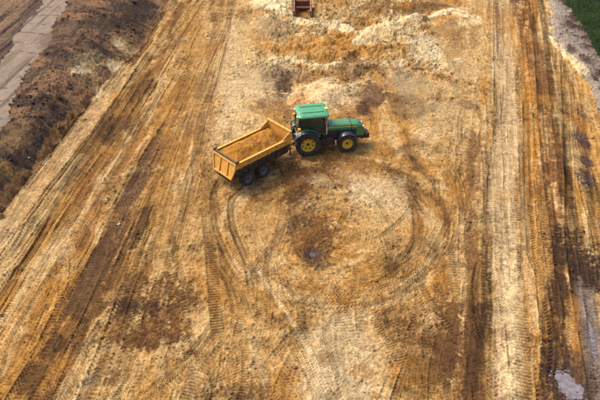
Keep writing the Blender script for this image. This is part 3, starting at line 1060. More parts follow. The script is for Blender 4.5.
def tyre_mesh(Rt, W, rim, nl, lug_h, angled=True):
    """lugged tyre, axis Y, outer side towards -Y"""
    m = MB()
    h = W / 2
    m.lathe_y([(rim, -h * .78), (rim + .05, -h * .9), (Rt * .80, -h), (Rt * .93, -h * .93), (Rt - lug_h, -h * .72), (Rt - lug_h + .012, 0),
               (Rt - lug_h, h * .72), (Rt * .93, h * .93), (Rt * .80, h), (rim + .05, h * .9), (rim, h * .78), (rim, -h * .78)], 56)
    for sgn in (-1, 1):
        for k in range(nl):
            a0 = 2 * math.pi * (k + (.5 if sgn > 0 else 0)) / nl
            sw = (.30 if angled else 0.) / Rt * W / .6
            dw = math.pi / nl * .42
            P = []
            for (rr, yy, aa) in ((Rt - lug_h * 1.3, h * .04, a0 + sw), (Rt - lug_h * 1.3, h * .92, a0), (Rt * .905, h * 1.005, a0 - sw * .1)):
                for dz in (-dw, dw):
                    for top in (0, 1):
                        r2 = rr - .02 if not top else (rr + lug_h * 1.3 if rr > Rt * .92 else rr + lug_h * .9)
                        P.append((r2 * math.cos(aa + dz), sgn * yy, r2 * math.sin(aa + dz)))
            fs = []
            for q in range(2):
                b = q * 4
                fs += [(b, b + 1, b + 5, b + 4), (b + 1, b + 3, b + 7, b + 5), (b + 3, b + 2, b + 6, b + 7), (b + 2, b, b + 4, b + 6)]
            fs += [(0, 2, 3, 1), (8, 9, 11, 10)]
            m.add(P, fs)
    return m


def wheel(parent, name, loc, Rt, W, rim, nl, lug, mat_rim, out):
    """rim disc as the part, tyre and hub its sub-parts; out = -1 faces -Y"""
    h = W / 2
    m = MB().lathe_y([(rim + .035, -h * .84), (rim + .03, -h * .78), (rim - .03, -h * .74), (rim - .05, -h * .40), (rim - .06, -h * .30), (rim * .62, -h * .20),
                      (rim * .55, -h * .34), (rim * .26, -h * .36), (.01, -h * .36), (.01, h * .5), (rim - .06, h * .55), (rim + .035, h * .84)], 40)
    for k in range(10):
        a = 2 * math.pi * k / 10
        x, z = rim * .42 * math.cos(a), rim * .42 * math.sin(a)
        m.lathe_y([(.001, -h * .36 - .035), (.022, -h * .36 - .035), (.022, -h * .34)], 6, (x, 0, z))
    w = m.build(name, mat_rim, parent, smooth=True, loc=loc)
    if out > 0:
        w.rotation_euler = (0, 0, math.pi)
    if name == "rear_wheel":
        for k in range(8):
            a = 2 * math.pi * (k + .5) / 8
            p = (rim * .76 * math.cos(a), rim * .76 * math.sin(a))
            MB().lathe_y([(.001, -h * .285), (.062, -h * .285), (.066, -h * .18)], 10, (p[0], 0, p[1])).build("rim_slot", M['black'], w)
    tyre_mesh(Rt, W, rim, nl, lug).build("tyre", M['rubber'], w, smooth=True)
    MB().lathe_y([(.001, -h * .36 - .10), (rim * .15, -h * .36 - .10), (rim * .18, -h * .36 - .06), (rim * .2, -h * .36 + .02)], 20).build("hub", M['black'], w, smooth=True)
    return w


# ------------------------------------------------------------------ tractor (x forward, y left, rear axle at the origin)
T = empty("tractor", (TRX, TRY, -.05), TRA)
tag(T, "green tractor with yellow wheel rims, hitched to the loaded trailer", "tractor")
for s in (-1, 1):
    wheel(T, "rear_wheel", (0, s * .95, 1.0), 1.0, .70, .56, 20, .07, M['yellow'], s)
    wheel(T, "front_wheel", (3.05, s * .93, .775), .775, .58, .42, 18, .06, M['yellow'], s)


def fender(name, mat, cx, cz, Ri, y0, y1, a0, a1, th=.04, lip=.10, n=18, parent=T):
    m = MB(); rings = []
    for k in range(n + 1):
        t = R(a0 + (a1 - a0) * k / n)
        c, sn = math.cos(t), math.sin(t)
        rr = [(Ri, y0), (Ri + th, y0), (Ri + th, y1), (Ri + th - .02, y1 + (.03 if y1 > y0 else -.03)), (Ri - lip, y1 + (.03 if y1 > y0 else -.03)), (Ri - lip, y1), (Ri, y1)]
        rings.append([(cx + q * c, y, cz + q * sn) for (q, y) in rr])
    m.loft(rings)
    return m.build(name, mat, parent, smooth=True)


for s in (-1, 1):
    f = fender("rear_fender", M['green'], -.02, 1.0, 1.09, s * .48, s * .98, 28, 140)
    fender("fender_extension", M['plastic'], -.02, 1.0, 1.085, s * .985, s * 1.28, 40, 152, parent=f)
    MB().box(-.98, -.86, s * .62 - .09, s * .62 + .09, 1.62, 1.72).build("tail_lamp", M['red'], f, .01)
    fr = fender("front_fender", M['plastic'], 3.05, .775, .85, s * .66, s * 1.22, 28, 150, .03, .05)
    MB().tube([(3.05, s * .50, .95), (2.75, s * .62, 1.45), (2.7, s * .8, 1.62)], .03, 8).build("fender_bracket", M['black'], fr)


def hood_ring(x, w, zt, zb, r=.12):
    pts = []
    for (y, z) in ((-w, zb), (-w, (zb + zt) / 2), (-w * .985, zt - r * 1.5), (-w * .93, zt - r * .6), (-w * .80, zt - r * .12), (-w * .4, zt + .012), (0, zt + .02),
                   (w * .4, zt + .012), (w * .80, zt - r * .12), (w * .93, zt - r * .6), (w * .985, zt - r * 1.5), (w, (zb + zt) / 2), (w, zb)):
        pts.append((x, y, z))
    return pts


HS = [(1.32, .47, 2.13, 1.10), (2.2, .47, 2.11, 1.10), (3.3, .46, 2.06, 1.08), (3.95, .44, 1.99, 1.05), (4.25, .41, 1.90, 1.0), (4.42, .37, 1.76, .98), (4.52, .32, 1.55, .98)]
hood = MB().loft([hood_ring(*h) for h in HS]).build("hood", M['green'], T, smooth=True)
hood.scale = (1, 1.16, 1.02)
for s in (-1, 1):
    MB().loft([[(x, s * (w + .004), zt - .20), (x, s * (w + .010), zt - .20), (x, s * (w + .010), zt - .155), (x, s * (w + .004), zt - .155)]
               for (x, w, zt, zb) in ((1.35, .467, 2.13, 0), (2.2, .467, 2.11, 0), (3.3, .458, 2.06, 0), (3.9, .44, 2.0, 0))]).build("hood_stripe", M['stripe'], hood)
    MB().box(1.45, 2.55, s * .474 - .004, s * .474 + .004, 1.18, 1.72).build("side_screen", M['black'], hood)
    MB().box(2.62, 3.85, s * .462 - .008, s * .462 + .008, 1.22, 1.64).build("side_screen", M['black'], hood)
    MB().loft([rrect(4.30, 4.46, s * .25 - .09, s * .25 + .09, .03, z) for z in (1.56, 1.76)]).build("headlight", M['lens'], hood)
MB().loft([[(x, -w * .98 - .006, zt - .02), (x, 0, zt + .026), (x, w * .98 + .006, zt - .02), (x, w + .008, zt - .5), (x, -w - .008, zt - .5)] for (x, w, zt) in ((3.42, .457, 2.052), (3.50, .455, 2.045))]).build("hood_seam", M['black'], hood)
MB().loft([rrect(1.72, 2.02, -.2, .2, .05, z) for z in (2.09, 2.145)]).build("hood_vent", M['dgreen'], hood)
MB().loft([rrect(3.98, 4.22, -.2, .2, .05, z + (0)) for z in (1.90, 2.0)]).build("hood_vent", M['dgreen'], hood)
MB().box(4.44, 4.56, -.29, .29, 1.02, 1.50).build("grille", M['black'], hood, .02)
# running gear
MB().box(-.55, 1.5, -.42, .42, .62, 1.30).build("transmission", M['black'], T, .04)
MB().box(1.4, 4.35, -.33, .33, .72, 1.14).build("chassis", M['black'], T, .03)
MB().tube([(0, -.75, 1.0), (0, -.4, 1.0), (0, .4, 1.0), (0, .75, 1.0)], [.14, .2, .2, .14], 14).build("rear_axle", M['black'], T)
MB().tube([(3.05, -.75, .775), (3.05, -.3, .72), (3.05, .3, .72), (3.05, .75, .775)], [.11, .15, .15, .11], 12).build("front_axle", M['black'], T)
MB().loft([rrect(.95, 2.15, -.86, -.44, .12, z) for z in (.62, .66, 1.20, 1.24)]).build("fuel_tank", M['black'], T, smooth=True)
st = MB()
for k in range(4):
    st.box(1.08, 1.52, .60 + .03 * k, .92, .48 + .24 * k, .52 + .24 * k)
st.box(1.05, 1.09, .62, .90, .46, 1.28).box(1.51, 1.55, .62, .90, .46, 1.28)
st.build("step_ladder", M['black'], T)
fw_ = MB()
fw_.box(4.30, 4.62, -.36, .36, .66, .96)
for k in range(8):
    fw_.box(4.62, 4.95, -.40 + .1 * k + .008, -.40 + .1 * k + .092, .70, 1.06)
fw_.build("front_weights", M['black'], T, .012)
hit = MB()
for s in (-1, 1):
    hit.tube([(-.45, s * .36, .72), (-1.05, s * .44, .62)], .045, 8)
    hit.tube([(-.5, s * .30, 1.28), (-.92, s * .42, 1.12), (-1.0, s * .43, .66)], .035, 8)
hit.tube([(-.5, 0, 1.2), (-.95, 0, 1.05)], .04, 8)
hit.build("rear_linkage", M['black'], T)
MB().box(-.98, -.30, -.07, .07, .50, .58).build("drawbar_hitch", M['black'], T, .01)
# cab
fl = MB().loft([rrect(-.72, 1.36, -.50, .50, .06, 1.25), rrect(-.72, 1.36, -.52, .52, .06, 1.62)]).build("cab_base", M['black'], T)
zb, zt = 1.62, 3.06
low = {(-1, 0): (-.74, -.70), (-1, 1): (-.74, .70), (1, 0): (1.34, -.66), (1, 1): (1.34, .66), (0, 0): (.18, -.80), (0, 1): (.18, .80)}
upp = {(-1, 0): (-.58, -.74), (-1, 1): (-.58, .74), (1, 0): (1.30, -.72), (1, 1): (1.30, .72), (0, 0): (.12, -.80), (0, 1): (.12, .80)}
for k in low:
    a, b = low[k], upp[k]
    w_ = .045
    MB().hexa([(a[0] - w_, a[1] - w_, zb), (a[0] + w_, a[1] - w_, zb), (a[0] + w_, a[1] + w_, zb), (a[0] - w_, a[1] + w_, zb),
               (b[0] - w_, b[1] - w_, zt), (b[0] + w_, b[1] - w_, zt), (b[0] + w_, b[1] + w_, zt), (b[0] - w_, b[1] + w_, zt)]).build("cab_pillar", M['black'], T)
fr = MB()
ringo = [(-.80, -.74), (.18, -.85), (1.40, -.70), (1.40, .70), (.18, .85), (-.80, .74)]
ringi = [(-.70, -.64), (.18, -.74), (1.30, -.60), (1.30, .60), (.18, .74), (-.70, .64)]
fr.loft([[(x, y, 1.58) for (x, y) in ringo], [(x, y, 1.68) for (x, y) in ringo]])
fr.build("cab_sill", M['dgreen'], T)


def pane(k1, k2, name="window_pane"):
    a, b, c, d = low[k1], low[k2], upp[k2], upp[k1]
    cx, cy = .3, 0
    P = [(a[0], a[1], zb + .06), (b[0], b[1], zb + .06), (c[0], c[1], zt - .02), (d[0], d[1], zt - .02)]
    e = (Vector(P[1]) - Vector(P[0])).normalized() * .05
    P = [Vector(P[0]) + e, Vector(P[1]) - e, Vector(P[2]) - e, Vector(P[3]) + e]
    nrm = (P[1] - P[0]).cross(P[3] - P[0]).normalized() * .006
    MB().hexa([p - nrm for p in P] + [p + nrm for p in P]).build(name, M_GLASS, T)


mg, ntg, bgx = new_mat("tinted_glass")
bgx.inputs["Base Color"].default_value = (.03, .045, .045, 1)
bgx.inputs["Roughness"].default_value = .04
bgx.inputs["Alpha"].default_value = .6
M_GLASS = mg
pane((-1, 0), (0, 0)); pane((0, 0), (1, 0)); pane((1, 1), (0, 1)); pane((0, 1), (-1, 1))
pane((-1, 1), (-1, 0), "rear_window"); pane((1, 0), (1, 1), "windscreen")
st_ = MB()
st_.loft([rrect(-.30, .25, -.27, .27, .08, z) for z in (1.66, 2.02, 2.10)])
st_.loft([rrect(-.42 - .1 * k, -.26 - .1 * k, -.25, .25, .06, 2.05 + .32 * k) for k in range(3)])
st_.build("driver_seat", M['seat'], T)
sw_ = MB()
sw_.tube([(1.15, 0, 1.6), (.85, 0, 2.28)], .04, 8)
sw_.tube([(.85 + .18 * math.cos(t) * .86, .19 * math.sin(t), 2.30 + .18 * math.cos(t) * .45) for t in [2 * math.pi * q / 20 for q in range(21)]], .016, 6)
sw_.build("steering_wheel", M['black'], T)
roof = MB().loft([rrect(-.60, 1.52, -.90, .90, .24, 3.10, 6), rrect(-.72, 1.66, -1.02, 1.02, .28, 3.17, 6), rrect(-.72, 1.66, -1.02, 1.02, .28, 3.25, 6),
                  rrect(-.66, 1.58, -.96, .96, .26, 3.32, 6), rrect(-.52, 1.42, -.80, .80, .22, 3.36, 6), rrect(-.2, 1.1, -.4, .4, .15, 3.37, 6)]).build("cab_roof", M['roofgreen'], T, smooth=True)
for s in (-1, 1):
    MB().loft([rrect(-.40, 1.32, s * .46 - .05, s * .46 + .05, .04, 3.362), rrect(-.38, 1.30, s * .46 - .03, s * .46 + .03, .03, 3.40)]).build("roof_rib", M['dgreen'], roof, smooth=True)
    MB().box(1.62, 1.70, s * .60 - .13, s * .60 + .13, 3.10, 3.22).build("work_lamp", M['lens'], roof, .02)
    MB().box(-.78, -.70, s * .60 - .13, s * .60 + .13, 3.10, 3.22).build("work_lamp", M['lens'], roof, .02)
    lm = MB().tube([(-.66, s * .80, 2.30), (-.66, s * 1.12, 2.36)], .022, 8).build("lamp_arm", M['black'], T)
    MB().loft([rrect(-.78, -.58, s * 1.18 - .13, s * 1.18 + .13, .05, z) for z in (2.24, 2.48)]).build("amber_lamp", M['amber'], lm, smooth=True)
    ma = MB().tube([(1.34, s * .78, 2.9), (1.46, s * 1.15, 2.96), (1.46, s * 1.28, 2.90)], .02, 8).build("mirror_arm", M['black'], T)
    MB().loft([rrect(1.42, 1.49, s * 1.28 - .11, s * 1.28 + .11, .03, z) for z in (2.50, 2.92)]).build("mirror", M['black'], ma)
gps = MB().lathe_y([(.001, 0)], 3) if False else None
MB().loft([rrect(1.42, 1.68, -.14, .14, .1, z) for z in (3.30, 3.40)]).build("satellite_receiver", M['stripe'], roof, smooth=True)
MB().tube([(1.50, -.62, 1.5), (1.50, -.62, 2.0), (1.50, -.62, 2.02), (1.50, -.62, 2.75), (1.47, -.66, 3.0), (1.42, -.74, 3.10)], [.10, .10, .085, .085, .07, .07], 14).build("exhaust_stack", M['chrome'], T, smooth=True)
MB().tube([(1.50, .62, 1.5), (1.50, .62, 2.4), (1.50, .62, 2.5)], [.09, .09, .10], 12).build("air_intake", M['black'], T, smooth=True)

# ------------------------------------------------------------------ trailer (x forward from the tailgate)
L = empty("dump_trailer", (TLX, TLY, -.045), TLA)
tag(L, "orange yellow two axle dump trailer full of sand behind the green tractor", "trailer")
BL, ZS, ZH, ZB = 5.05, 2.25, 2.80, 1.02
RAKE = .30                                # the tailgate's foot stands out to the rear
HWT, HWB, ZK = 1.25, 1.0, 1.84            # half width at the top, at the floor; knee height


def wall(s):
    m = MB()
    rk = lambda z: .07 - RAKE * (ZS - z) / (ZS - ZB)
    sec = [(HWT, ZS), (HWT, ZK), (HWT - .06, ZK), (HWT - .06, ZS)]
    m.loft([[(x if x else rk(z), s * y, z) for (y, z) in sec] for x in (0, BL)])
    for k in range(6):
        x = .35 + k * .86
        m.box(x - .05, x + .05, min(s * (HWT + .003), s * (HWT + .06)), max(s * (HWT + .003), s * (HWT + .06)), ZK, ZS - .005)
    o = m.build("side_wall", M['orange'], L)
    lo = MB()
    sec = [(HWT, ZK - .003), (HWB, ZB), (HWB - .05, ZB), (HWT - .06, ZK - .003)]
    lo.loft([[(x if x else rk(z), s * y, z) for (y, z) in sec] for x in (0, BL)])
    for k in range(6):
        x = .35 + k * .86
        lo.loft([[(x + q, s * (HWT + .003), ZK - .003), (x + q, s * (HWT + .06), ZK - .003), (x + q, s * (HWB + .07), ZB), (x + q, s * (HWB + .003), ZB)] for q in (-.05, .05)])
    lo.build("shaded_lower_side", M['chassis'], L)  # lower slope of the wall, its shade painted in with the dark chassis colour
    MB().box(.07, BL - .02, min(s * (HWT - .09), s * (HWT + .08)), max(s * (HWT - .09), s * (HWT + .08)), ZS + .002, ZS + .09).build("top_rail", M['orange'], o, .015)
    MB().loft([[(BL - .80, s * (HWT - .045) - .025 + q, ZS + .09), (BL - .02, s * (HWT - .045) - .025 + q, ZS + .09), (BL - .02, s * (HWT - .045) - .025 + q, ZH - .02)] for q in (0, .05)]).build("gusset", M['orange'], o)


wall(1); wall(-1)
MB().box(.05 - RAKE, BL, -HWB, HWB, ZB - .065, ZB - .003).build("floor_pan", M['chassis'], L)
hb = MB()
hexs = lambda x, zt_, w=0.: [(x, HWT + w, zt_), (x, HWT + w, ZK), (x, HWB + w, ZB), (x, -HWB - w, ZB), (x, -HWT - w, ZK), (x, -HWT - w, zt_)]
hb.loft([hexs(BL, ZH), hexs(BL + .06, ZH)])
hbo = hb.build("headboard", M['orange'], L)
MB().box(BL - .05, BL + .12, -HWT - .06, HWT + .06, ZH, ZH + .09).build("top_rail", M['orange'], hbo, .015)
for y in (-.75, 0, .75):
    MB().box(BL + .062, BL + .14, y - .05, y + .05, ZB, ZH - .01).build("rib", M['orange'], hbo)
tx_ = lambda z: -RAKE * (ZS - z) / (ZS - ZB)


def gate_piece(poly, d0, d1, nm, par):
    """plate of the raked tailgate: (y, z) outline between two depths behind the sheet"""
    return MB().loft([[(tx_(z) + d, y, z) for (y, z) in poly] for d in (d0, d1)]).build(nm, M['orange'], par)


tg = gate_piece([(HWT, ZS + .05), (HWT, ZK), (HWB, ZB), (-HWB, ZB), (-HWT, ZK), (-HWT, ZS + .05)], -.005, .05, "tailgate", L)
for y in (-.42, .42):
    gate_piece([(y - .055, ZB + .112), (y + .055, ZB + .112), (y + .055, ZS - .062), (y - .055, ZS - .062)], -.075, -.008, "rib", tg)
gate_piece([(-HWB, ZB), (HWB, ZB), (HWB + .03, ZB + .11), (-HWB - .03, ZB + .11)], -.08, -.008, "rib", tg)
gate_piece([(-HWT, ZS - .06), (HWT, ZS - .06), (HWT, ZS + .05), (-HWT, ZS + .05)], -.08, -.008, "rib", tg)
for s in (-1, 1):
    gate_piece([(s * HWT, ZS - .062), (s * (HWT - .11), ZS - .062), (s * (HWT - .11), ZK), (s * (HWB - .08), ZB + .112), (s * (HWB + .03), ZB + .112), (s * HWT, ZK)], -.075, -.008, "rib", tg)
MB().box(-.03, .12, -HWT - .04, HWT + .04, ZS + .052, ZS + .16).build("pivot_bar", M['chassis'], tg, .02)
for s in (-1, 1):
    MB().box(-.05, .22, s * (HWT - .01) - .07, s * (HWT - .01) + .07, ZS + .092, ZS + .24).build("pivot_lug", M['chassis'], tg, .02)
# chassis, running gear, drawbar
ch = MB()
for s in (-1, 1):
    ch.box(-.2, BL + .05, s * .45 - .06, s * .45 + .06, .74, .94)
for x in (.3, 1.2, 2.4, 3.6, 4.9):
    ch.box(x - .05, x + .05, -.389, .389, .76, .92)
ch.build("chassis", M['chassis'], L, .01)
for x in (1.06, 2.51):
    MB().tube([(x, -.85, .55), (x, .85, .55)], .075, 10).build("axle", M['chassis'], L)
    for s in (-1, 1):
        wheel(L, "wheel", (x, s * 1.0, .56), .56, .46, .30, 22, .025, M['rim'], s)
        MB().box(x - .45, x + .45, s * .45 - .04, s * .45 + .04, .60, .738).build("leaf_spring", M['chassis'], L)
for s in (-1, 1):
    MB().box(-.18, -.06, s * .80 - .16, s * .80 + .16, .70, .84).build("tail_lamp", M['red'], L, .015)
MB().box(-.18, -.10, -1.0, 1.0, .58, .68).build("rear_bumper", M['chassis'], L, .01)
db = MB()
tip = (BL + 1.62, .11)
for s in (-1, 1):
    db.tube([(BL - .3, s * .45, .80), (BL + .7, s * .20 + .05, .70), (tip[0] - .15, tip[1] + s * .05, .62)], .075, 8)
db.tube([(tip[0] - .3, tip[1], .62), (tip[0] + .05, tip[1], .62)], .06, 10)
db.build("drawbar", M['chassis'], L)
MB().tube([(BL + .8, -.34, .12), (BL + .8, -.34, .95)], .05, 8).box(BL + .65, BL + .95, -.49, -.19, .03, .12).build("parking_jack", M['chassis'], L)
MB().tube([(BL + .25, 0, .95), (BL + .25, 0, 1.9)], .11, 12).build("tipping_ram", M['chrome'], L, smooth=True)
MB().tube([(BL + .2, .1, 1.2), (BL + .8, .15, 1.0), (BL + 1.3, .2, 1.25), (BL + 1.75, .1, 1.3)], .02, 6).build("hydraulic_hose", M['black'], L)

# sand in the trailer
nx, ny = 90, 46
xs_, ys_ = np.linspace(.10, BL - .02, nx), np.linspace(-(HWT - .075), HWT - .075, ny)
gx, gy = np.meshgrid(xs_, ys_, indexing='ij')
edge_d = np.minimum(np.minimum(gx - .10, BL - gx), HWT - .075 - np.abs(gy))
gz = ZS - .04 + .46 * sstep(0, .95, edge_d) * (.55 + .45 * sstep(.2, 1., gx / BL)) + .10 * np.exp(-((gx - 1.9) / .9) ** 2 - (gy / .6) ** 2)
gz += (fbm(gx * 1.1, gy * 1.1, 4, 500) - .5) * .55 * sstep(0, .35, edge_d) + (fbm(gx * 6, gy * 6, 3, 501) - .5) * .10
gz = np.minimum(gz, np.where(edge_d < .02, ZS - .02, 9))
sv = np.stack([gx, gy, gz], -1).reshape(-1, 3)
sidx = np.arange(nx * ny).reshape(nx, ny)
sf = np.stack([sidx[:-1, :-1], sidx[1:, :-1], sidx[1:, 1:], sidx[:-1, 1:]], -1).reshape(-1, 4)
w = sstep(.42, .62, fbm(gx * .8, gy * .8, 4, 502))[..., None] * sstep(1.5, 3.6, gx)[..., None]
sc_ = lin((190, 132, 52)) * (1 - w) + lin((146, 88, 36)) * w
w = sstep(.55, .7, fbm(gx * 1.6 + 7, gy * 1.6, 4, 503))[..., None] * .6
sc_ = sc_ * (1 - w) + lin((210, 160, 78)) * w
# skirt down to the floor so that the load has a body
bot = []
ring = list(sidx[:, 0]) + list(sidx[-1, 1:]) + list(sidx[-2::-1, -1]) + list(sidx[0, -2:0:-1])
nb = len(ring)
bverts = np.array([(sv[k][0], sv[k][1] * (HWB - .08) / (HWT - .075), ZB + .03) for k in ring])
kverts = np.array([(sv[k][0], sv[k][1], ZK + .06) for k in ring])
base_k, base_b = len(sv), len(sv) + nb
sf2 = [(ring[k], ring[(k + 1) % nb], base_k + (k + 1) % nb, base_k + k) for k in range(nb)] + \
      [(base_k + k, base_k + (k + 1) % nb, base_b + (k + 1) % nb, base_b + k) for k in range(nb)]
allv = np.vstack([sv, kverts, bverts])
allf = np.vstack([sf, np.array(sf2)])
allc = np.vstack([sc_.reshape(-1, 3), np.tile(lin((186, 132, 58)), (2 * nb, 1))]) * K_ALB
so = mesh_with_attr("sand_load", allv, allf, allc, np.zeros(len(allv)), soil_material("loose_sand", contrast=.7, bump=.5))
so.location = (TLX, TLY, -.045); so.rotation_euler = (0, 0, TLA)
tag(so, "heaped load of golden brown sand inside the orange trailer", "sand")

# ------------------------------------------------------------------ trench box
bx0, by0 = at(302.5, 16.5, .3)
wd = 16.5 * mpp(302, 14)[0] / 2
TB = empty("trench_box", (bx0, by0, -.9), R(0))
tag(TB, "rusty brown steel trench box sunk in the sand at the top edge", "trench box")
for s in (-1, 1):
    p = MB().box(s * wd - .06, s * wd + .06, 0, 4.2, 0, 1.75)
    p.build("side_plate", M['rust'], TB, .01)
    for y in (.12, 2.1, 4.1):
        MB().box(s * wd - .12, s * wd + .12, y - .10, y + .10, 0, 1.82).build("post", M['rust'], TB, .01)
for (y, z) in ((2.1, 1.45), (4.1, 1.45), (4.1, .6)):
    MB().tube([(-wd + .06, y, z), (wd - .06, y, z)], .09, 10).build("strut", M['rust'], TB)
MB().box(-wd + .062, wd - .062, 4.22, 4.30, 0, 1.7).build("end_plate", M['rust'], TB)

# ------------------------------------------------------------------ standing water
mw, ntw, bw = new_mat("silty_water")
bw.inputs["Roughness"].default_value = .07
bw.inputs["IOR"].default_value = 1.33
bw.inputs["Specular IOR Level"].default_value = .6
Nw, Lw = ntw.nodes, ntw.links
tcw = Nw.new("ShaderNodeTexCoord")
atw = Nw.new("ShaderNodeAttribute"); atw.attribute_name = "damp"       # depth of the water, 0 to 1
nw = Nw.new("ShaderNodeTexNoise"); nw.inputs["Scale"].default_value = 3.5; nw.inputs["Detail"].default_value = 6
Lw.new(tcw.outputs["Object"], nw.inputs["Vector"])
rw = Nw.new("ShaderNodeValToRGB")
rw.color_ramp.elements[0].position = .35; rw.color_ramp.elements[1].position = .65
rw.color_ramp.elements[0].color = (.11, .09, .09, 1); rw.color_ramp.elements[1].color = (.19, .17, .18, 1)
Lw.new(nw.outputs["Fac"], rw.inputs["Fac"]); Lw.new(rw.outputs["Color"], bw.inputs["Base Color"])
Lw.new(atw.outputs["Fac"], bw.inputs["Alpha"])
bpw = Nw.new("ShaderNodeBump"); bpw.inputs["Strength"].default_value = .05; bpw.inputs["Distance"].default_value = .02
Lw.new(nw.outputs["Fac"], bpw.inputs["Height"]); Lw.new(bpw.outputs["Normal"], bw.inputs["Normal"])


def puddle(px, py, rx, ry, q, label, clear):
    """level water over a basin of the built earth; silt hides the bottom with depth"""
    x0, y0 = at(px, py); sx, sy = mpp(px, py)
    rx, ry = rx * sx, ry * sy
    m = ((X - x0) / rx) ** 2 + ((Y - y0) / ry) ** 2 < 1
    lvl = float(np.quantile(Z[m], q))
    a_, b_, i_, j_ = box_idx(x0 - rx * 1.2, x0 + rx * 1.2, y0 - ry * 1.2, y0 + ry * 1.2)
    gx_, gy_, gz_ = X[a_:b_, i_:j_], Y[a_:b_, i_:j_], Z[a_:b_, i_:j_]
    e_ = ((gx_ - x0) / rx) ** 2 + ((gy_ - y0) / ry) ** 2
    dep = np.where(e_ < 1.2, lvl - gz_, -1)
    id_ = np.arange(gx_.size).reshape(gx_.shape)
    wet_ = dep > -.01
    fm = wet_[:-1, :-1] | wet_[1:, :-1] | wet_[:-1, 1:] | wet_[1:, 1:]
    fq = np.stack([id_[:-1, :-1], id_[:-1, 1:], id_[1:, 1:], id_[1:, :-1]], -1)[fm]
    us, inv_ = np.unique(fq.ravel(), return_inverse=True)
    vv = np.stack([gx_.ravel() - x0, gy_.ravel() - y0, np.zeros(gx_.size)], -1)[us]
    al = sstep(0, clear, dep.ravel()[us])
    o = mesh_with_attr("puddle", vv, inv_.reshape(-1, 4), np.zeros((len(us), 3)), al, mw)
    o.location = (x0, y0, lvl)
    tag(o, kind="structure")
    o["label"] = label


puddle(313, 252.5, 8, 5.5, .58, "small grey puddle in the dark patch inside the turning circle", .38)
puddle(570, 386, 18, 20, .56, "pale muddy puddle with islands in the right hand wheel track", .035)
puddle(591, 338, 6, 42, .40, "long shallow strip of grey water along the lower right edge", .09)
puddle(580, 137, 6, 5, .45, "upper of two small dark puddles at the right hand road edge", .3)
puddle(584, 178, 5, 5, .45, "lower of two small dark puddles at the right hand road edge", .3)

# ------------------------------------------------------------------ clods of earth (uncountable)
ico = bmesh.new(); bmesh.ops.create_icosphere(ico, subdivisions=1, radius=1)
iv = np.array([v.co[:] for v in ico.verts]); iface = np.array([[v.index for v in f.verts] for f in ico.faces]); ico.free()
ico0 = bmesh.new(); bmesh.ops.create_icosphere(ico0, subdivisions=0 + 1, radius=1); ico0.free()
dens = np.clip(.10 + 1.2 * sstep(.5, .7, N_mid * .5 + N_sml * .5), 0, 2) * (GRAIN ** 1.5)
dens = dens * flat * np.where(REG == 0, .6, 1.4)
dens[(REG == 2) | (REG == 3) | (REG == 5)] *= .08
area = (DEP[:, None] ** 2) * np.ones_like(X)
visible = (PX[None, :] > -40) & (PX[None, :] < 640) & (PY[:, None] > -30) & (PY[:, None] < 430)
pw = (dens * area * visible).ravel(); pw /= pw.sum()
NCL = 9000
pick = rng.choice(NR * NC, NCL, p=pw)
size = np.clip(rng.lognormal(-3.25, .5, NCL), .015, .16) * np.where(REG.ravel()[pick] == 1, 1.15, 1.)
cv = np.zeros((NCL, len(iv), 3), np.float32)
jit = 1 + (rng.random((NCL, len(iv), 1)) - .5) * .7
sc3 = size[:, None, None] * (.7 + .6 * rng.random((NCL, 1, 3))) * np.array([1, 1, .7])
cv = iv[None] * jit * sc3
ang = rng.random(NCL) * 6.283
ca, sa = np.cos(ang)[:, None], np.sin(ang)[:, None]
cv = np.stack([cv[..., 0] * ca - cv[..., 1] * sa, cv[..., 0] * sa + cv[..., 1] * ca, cv[..., 2]], -1)
cv += V[pick][:, None, :] + np.array([0, 0, 1.]) * (size * .15)[:, None, None]
cf_ = (iface[None] + (np.arange(NCL) * len(iv))[:, None, None]).reshape(-1, 3)
cc = np.repeat(AF[pick] * (.75 + .4 * rng.random((NCL, 1))), len(iv), 0)
co = mesh_with_attr("soil_clods", cv.reshape(-1, 3), cf_, cc, np.zeros(NCL * len(iv)), M_CLOD, smooth=False)
tag(co, "loose clods of earth scattered over the whole site", "clods", kind="stuff")

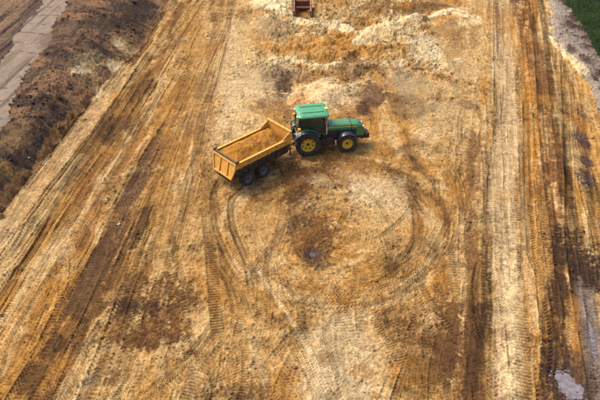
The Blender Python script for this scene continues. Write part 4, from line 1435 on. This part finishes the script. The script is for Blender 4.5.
# grass on the meadow
gi = np.flatnonzero((REG.ravel() == 5))
gw_ = area.ravel()[gi]; gw_ = gw_ / gw_.sum()
NB = 30000
pk = rng.choice(gi, NB, p=gw_)
base = V[pick][:0]
bp_ = V[pk] + np.stack([rng.normal(0, .06, NB), rng.normal(0, .06, NB), np.zeros(NB)], -1)
a = rng.random(NB) * 6.283
hgt = .12 + .28 * rng.random(NB) ** 1.5
wdt = .012 + .02 * rng.random(NB)
lean = rng.normal(0, .12, (NB, 2))
v0 = bp_ + np.stack([np.cos(a) * wdt, np.sin(a) * wdt, -.02 * np.ones(NB)], -1)
v1 = bp_ - np.stack([np.cos(a) * wdt, np.sin(a) * wdt, .02 * np.ones(NB)], -1)
v2 = bp_ + np.stack([lean[:, 0], lean[:, 1], hgt], -1)
gv = np.stack([v0, v1, v2], 1).reshape(-1, 3)
gf = np.arange(NB * 3).reshape(-1, 3)
gc = lin((46, 70, 28))[None] * (.6 + .8 * rng.random((NB, 1))) + rng.random((NB, 1)) * np.array([[.02, .012, 0]])
go = mesh_with_attr("meadow_grass", gv, gf, np.repeat(gc, 3, 0) * .8, np.zeros(NB * 3), soil_material("grass_blade", contrast=.5, bump=0.))
tag(go, "dark green grass on the meadow in the top right corner", "grass", kind="stuff")

# a few single stones
def stone(px, py, r, label, z=0.):
    x, y = at(px, py, z)
    b_ = bmesh.new(); bmesh.ops.create_icosphere(b_, subdivisions=2, radius=1)
    rr = random.Random(px)
    ph = [rr.uniform(0, 6) for _ in range(6)]
    for v in b_.verts:
        k = 1 + .18 * math.sin(3 * v.co.x + ph[0]) + .15 * math.sin(4 * v.co.y + ph[1]) + .12 * math.sin(5 * v.co.z + ph[2])
        v.co = Vector((v.co.x * 1.25 * k, v.co.y * k, v.co.z * .7 * k)) * r
    me = bpy.data.meshes.new("stone"); b_.to_mesh(me); b_.free(); me.materials.append(M['stone'])
    o = bpy.data.objects.new("stone", me); col.objects.link(o)
    o.location = (x, y, surf(x, y) + r * .35); o.rotation_euler = (0, 0, rr.uniform(0, 3))
    tag(o, label, "stone")


stone(118.5, 223.5, .09, "small pale stone lying on the wide dark brown wheel way")
stone(30.5, 162.5, .06, "small white stone at the foot of the topsoil bank")
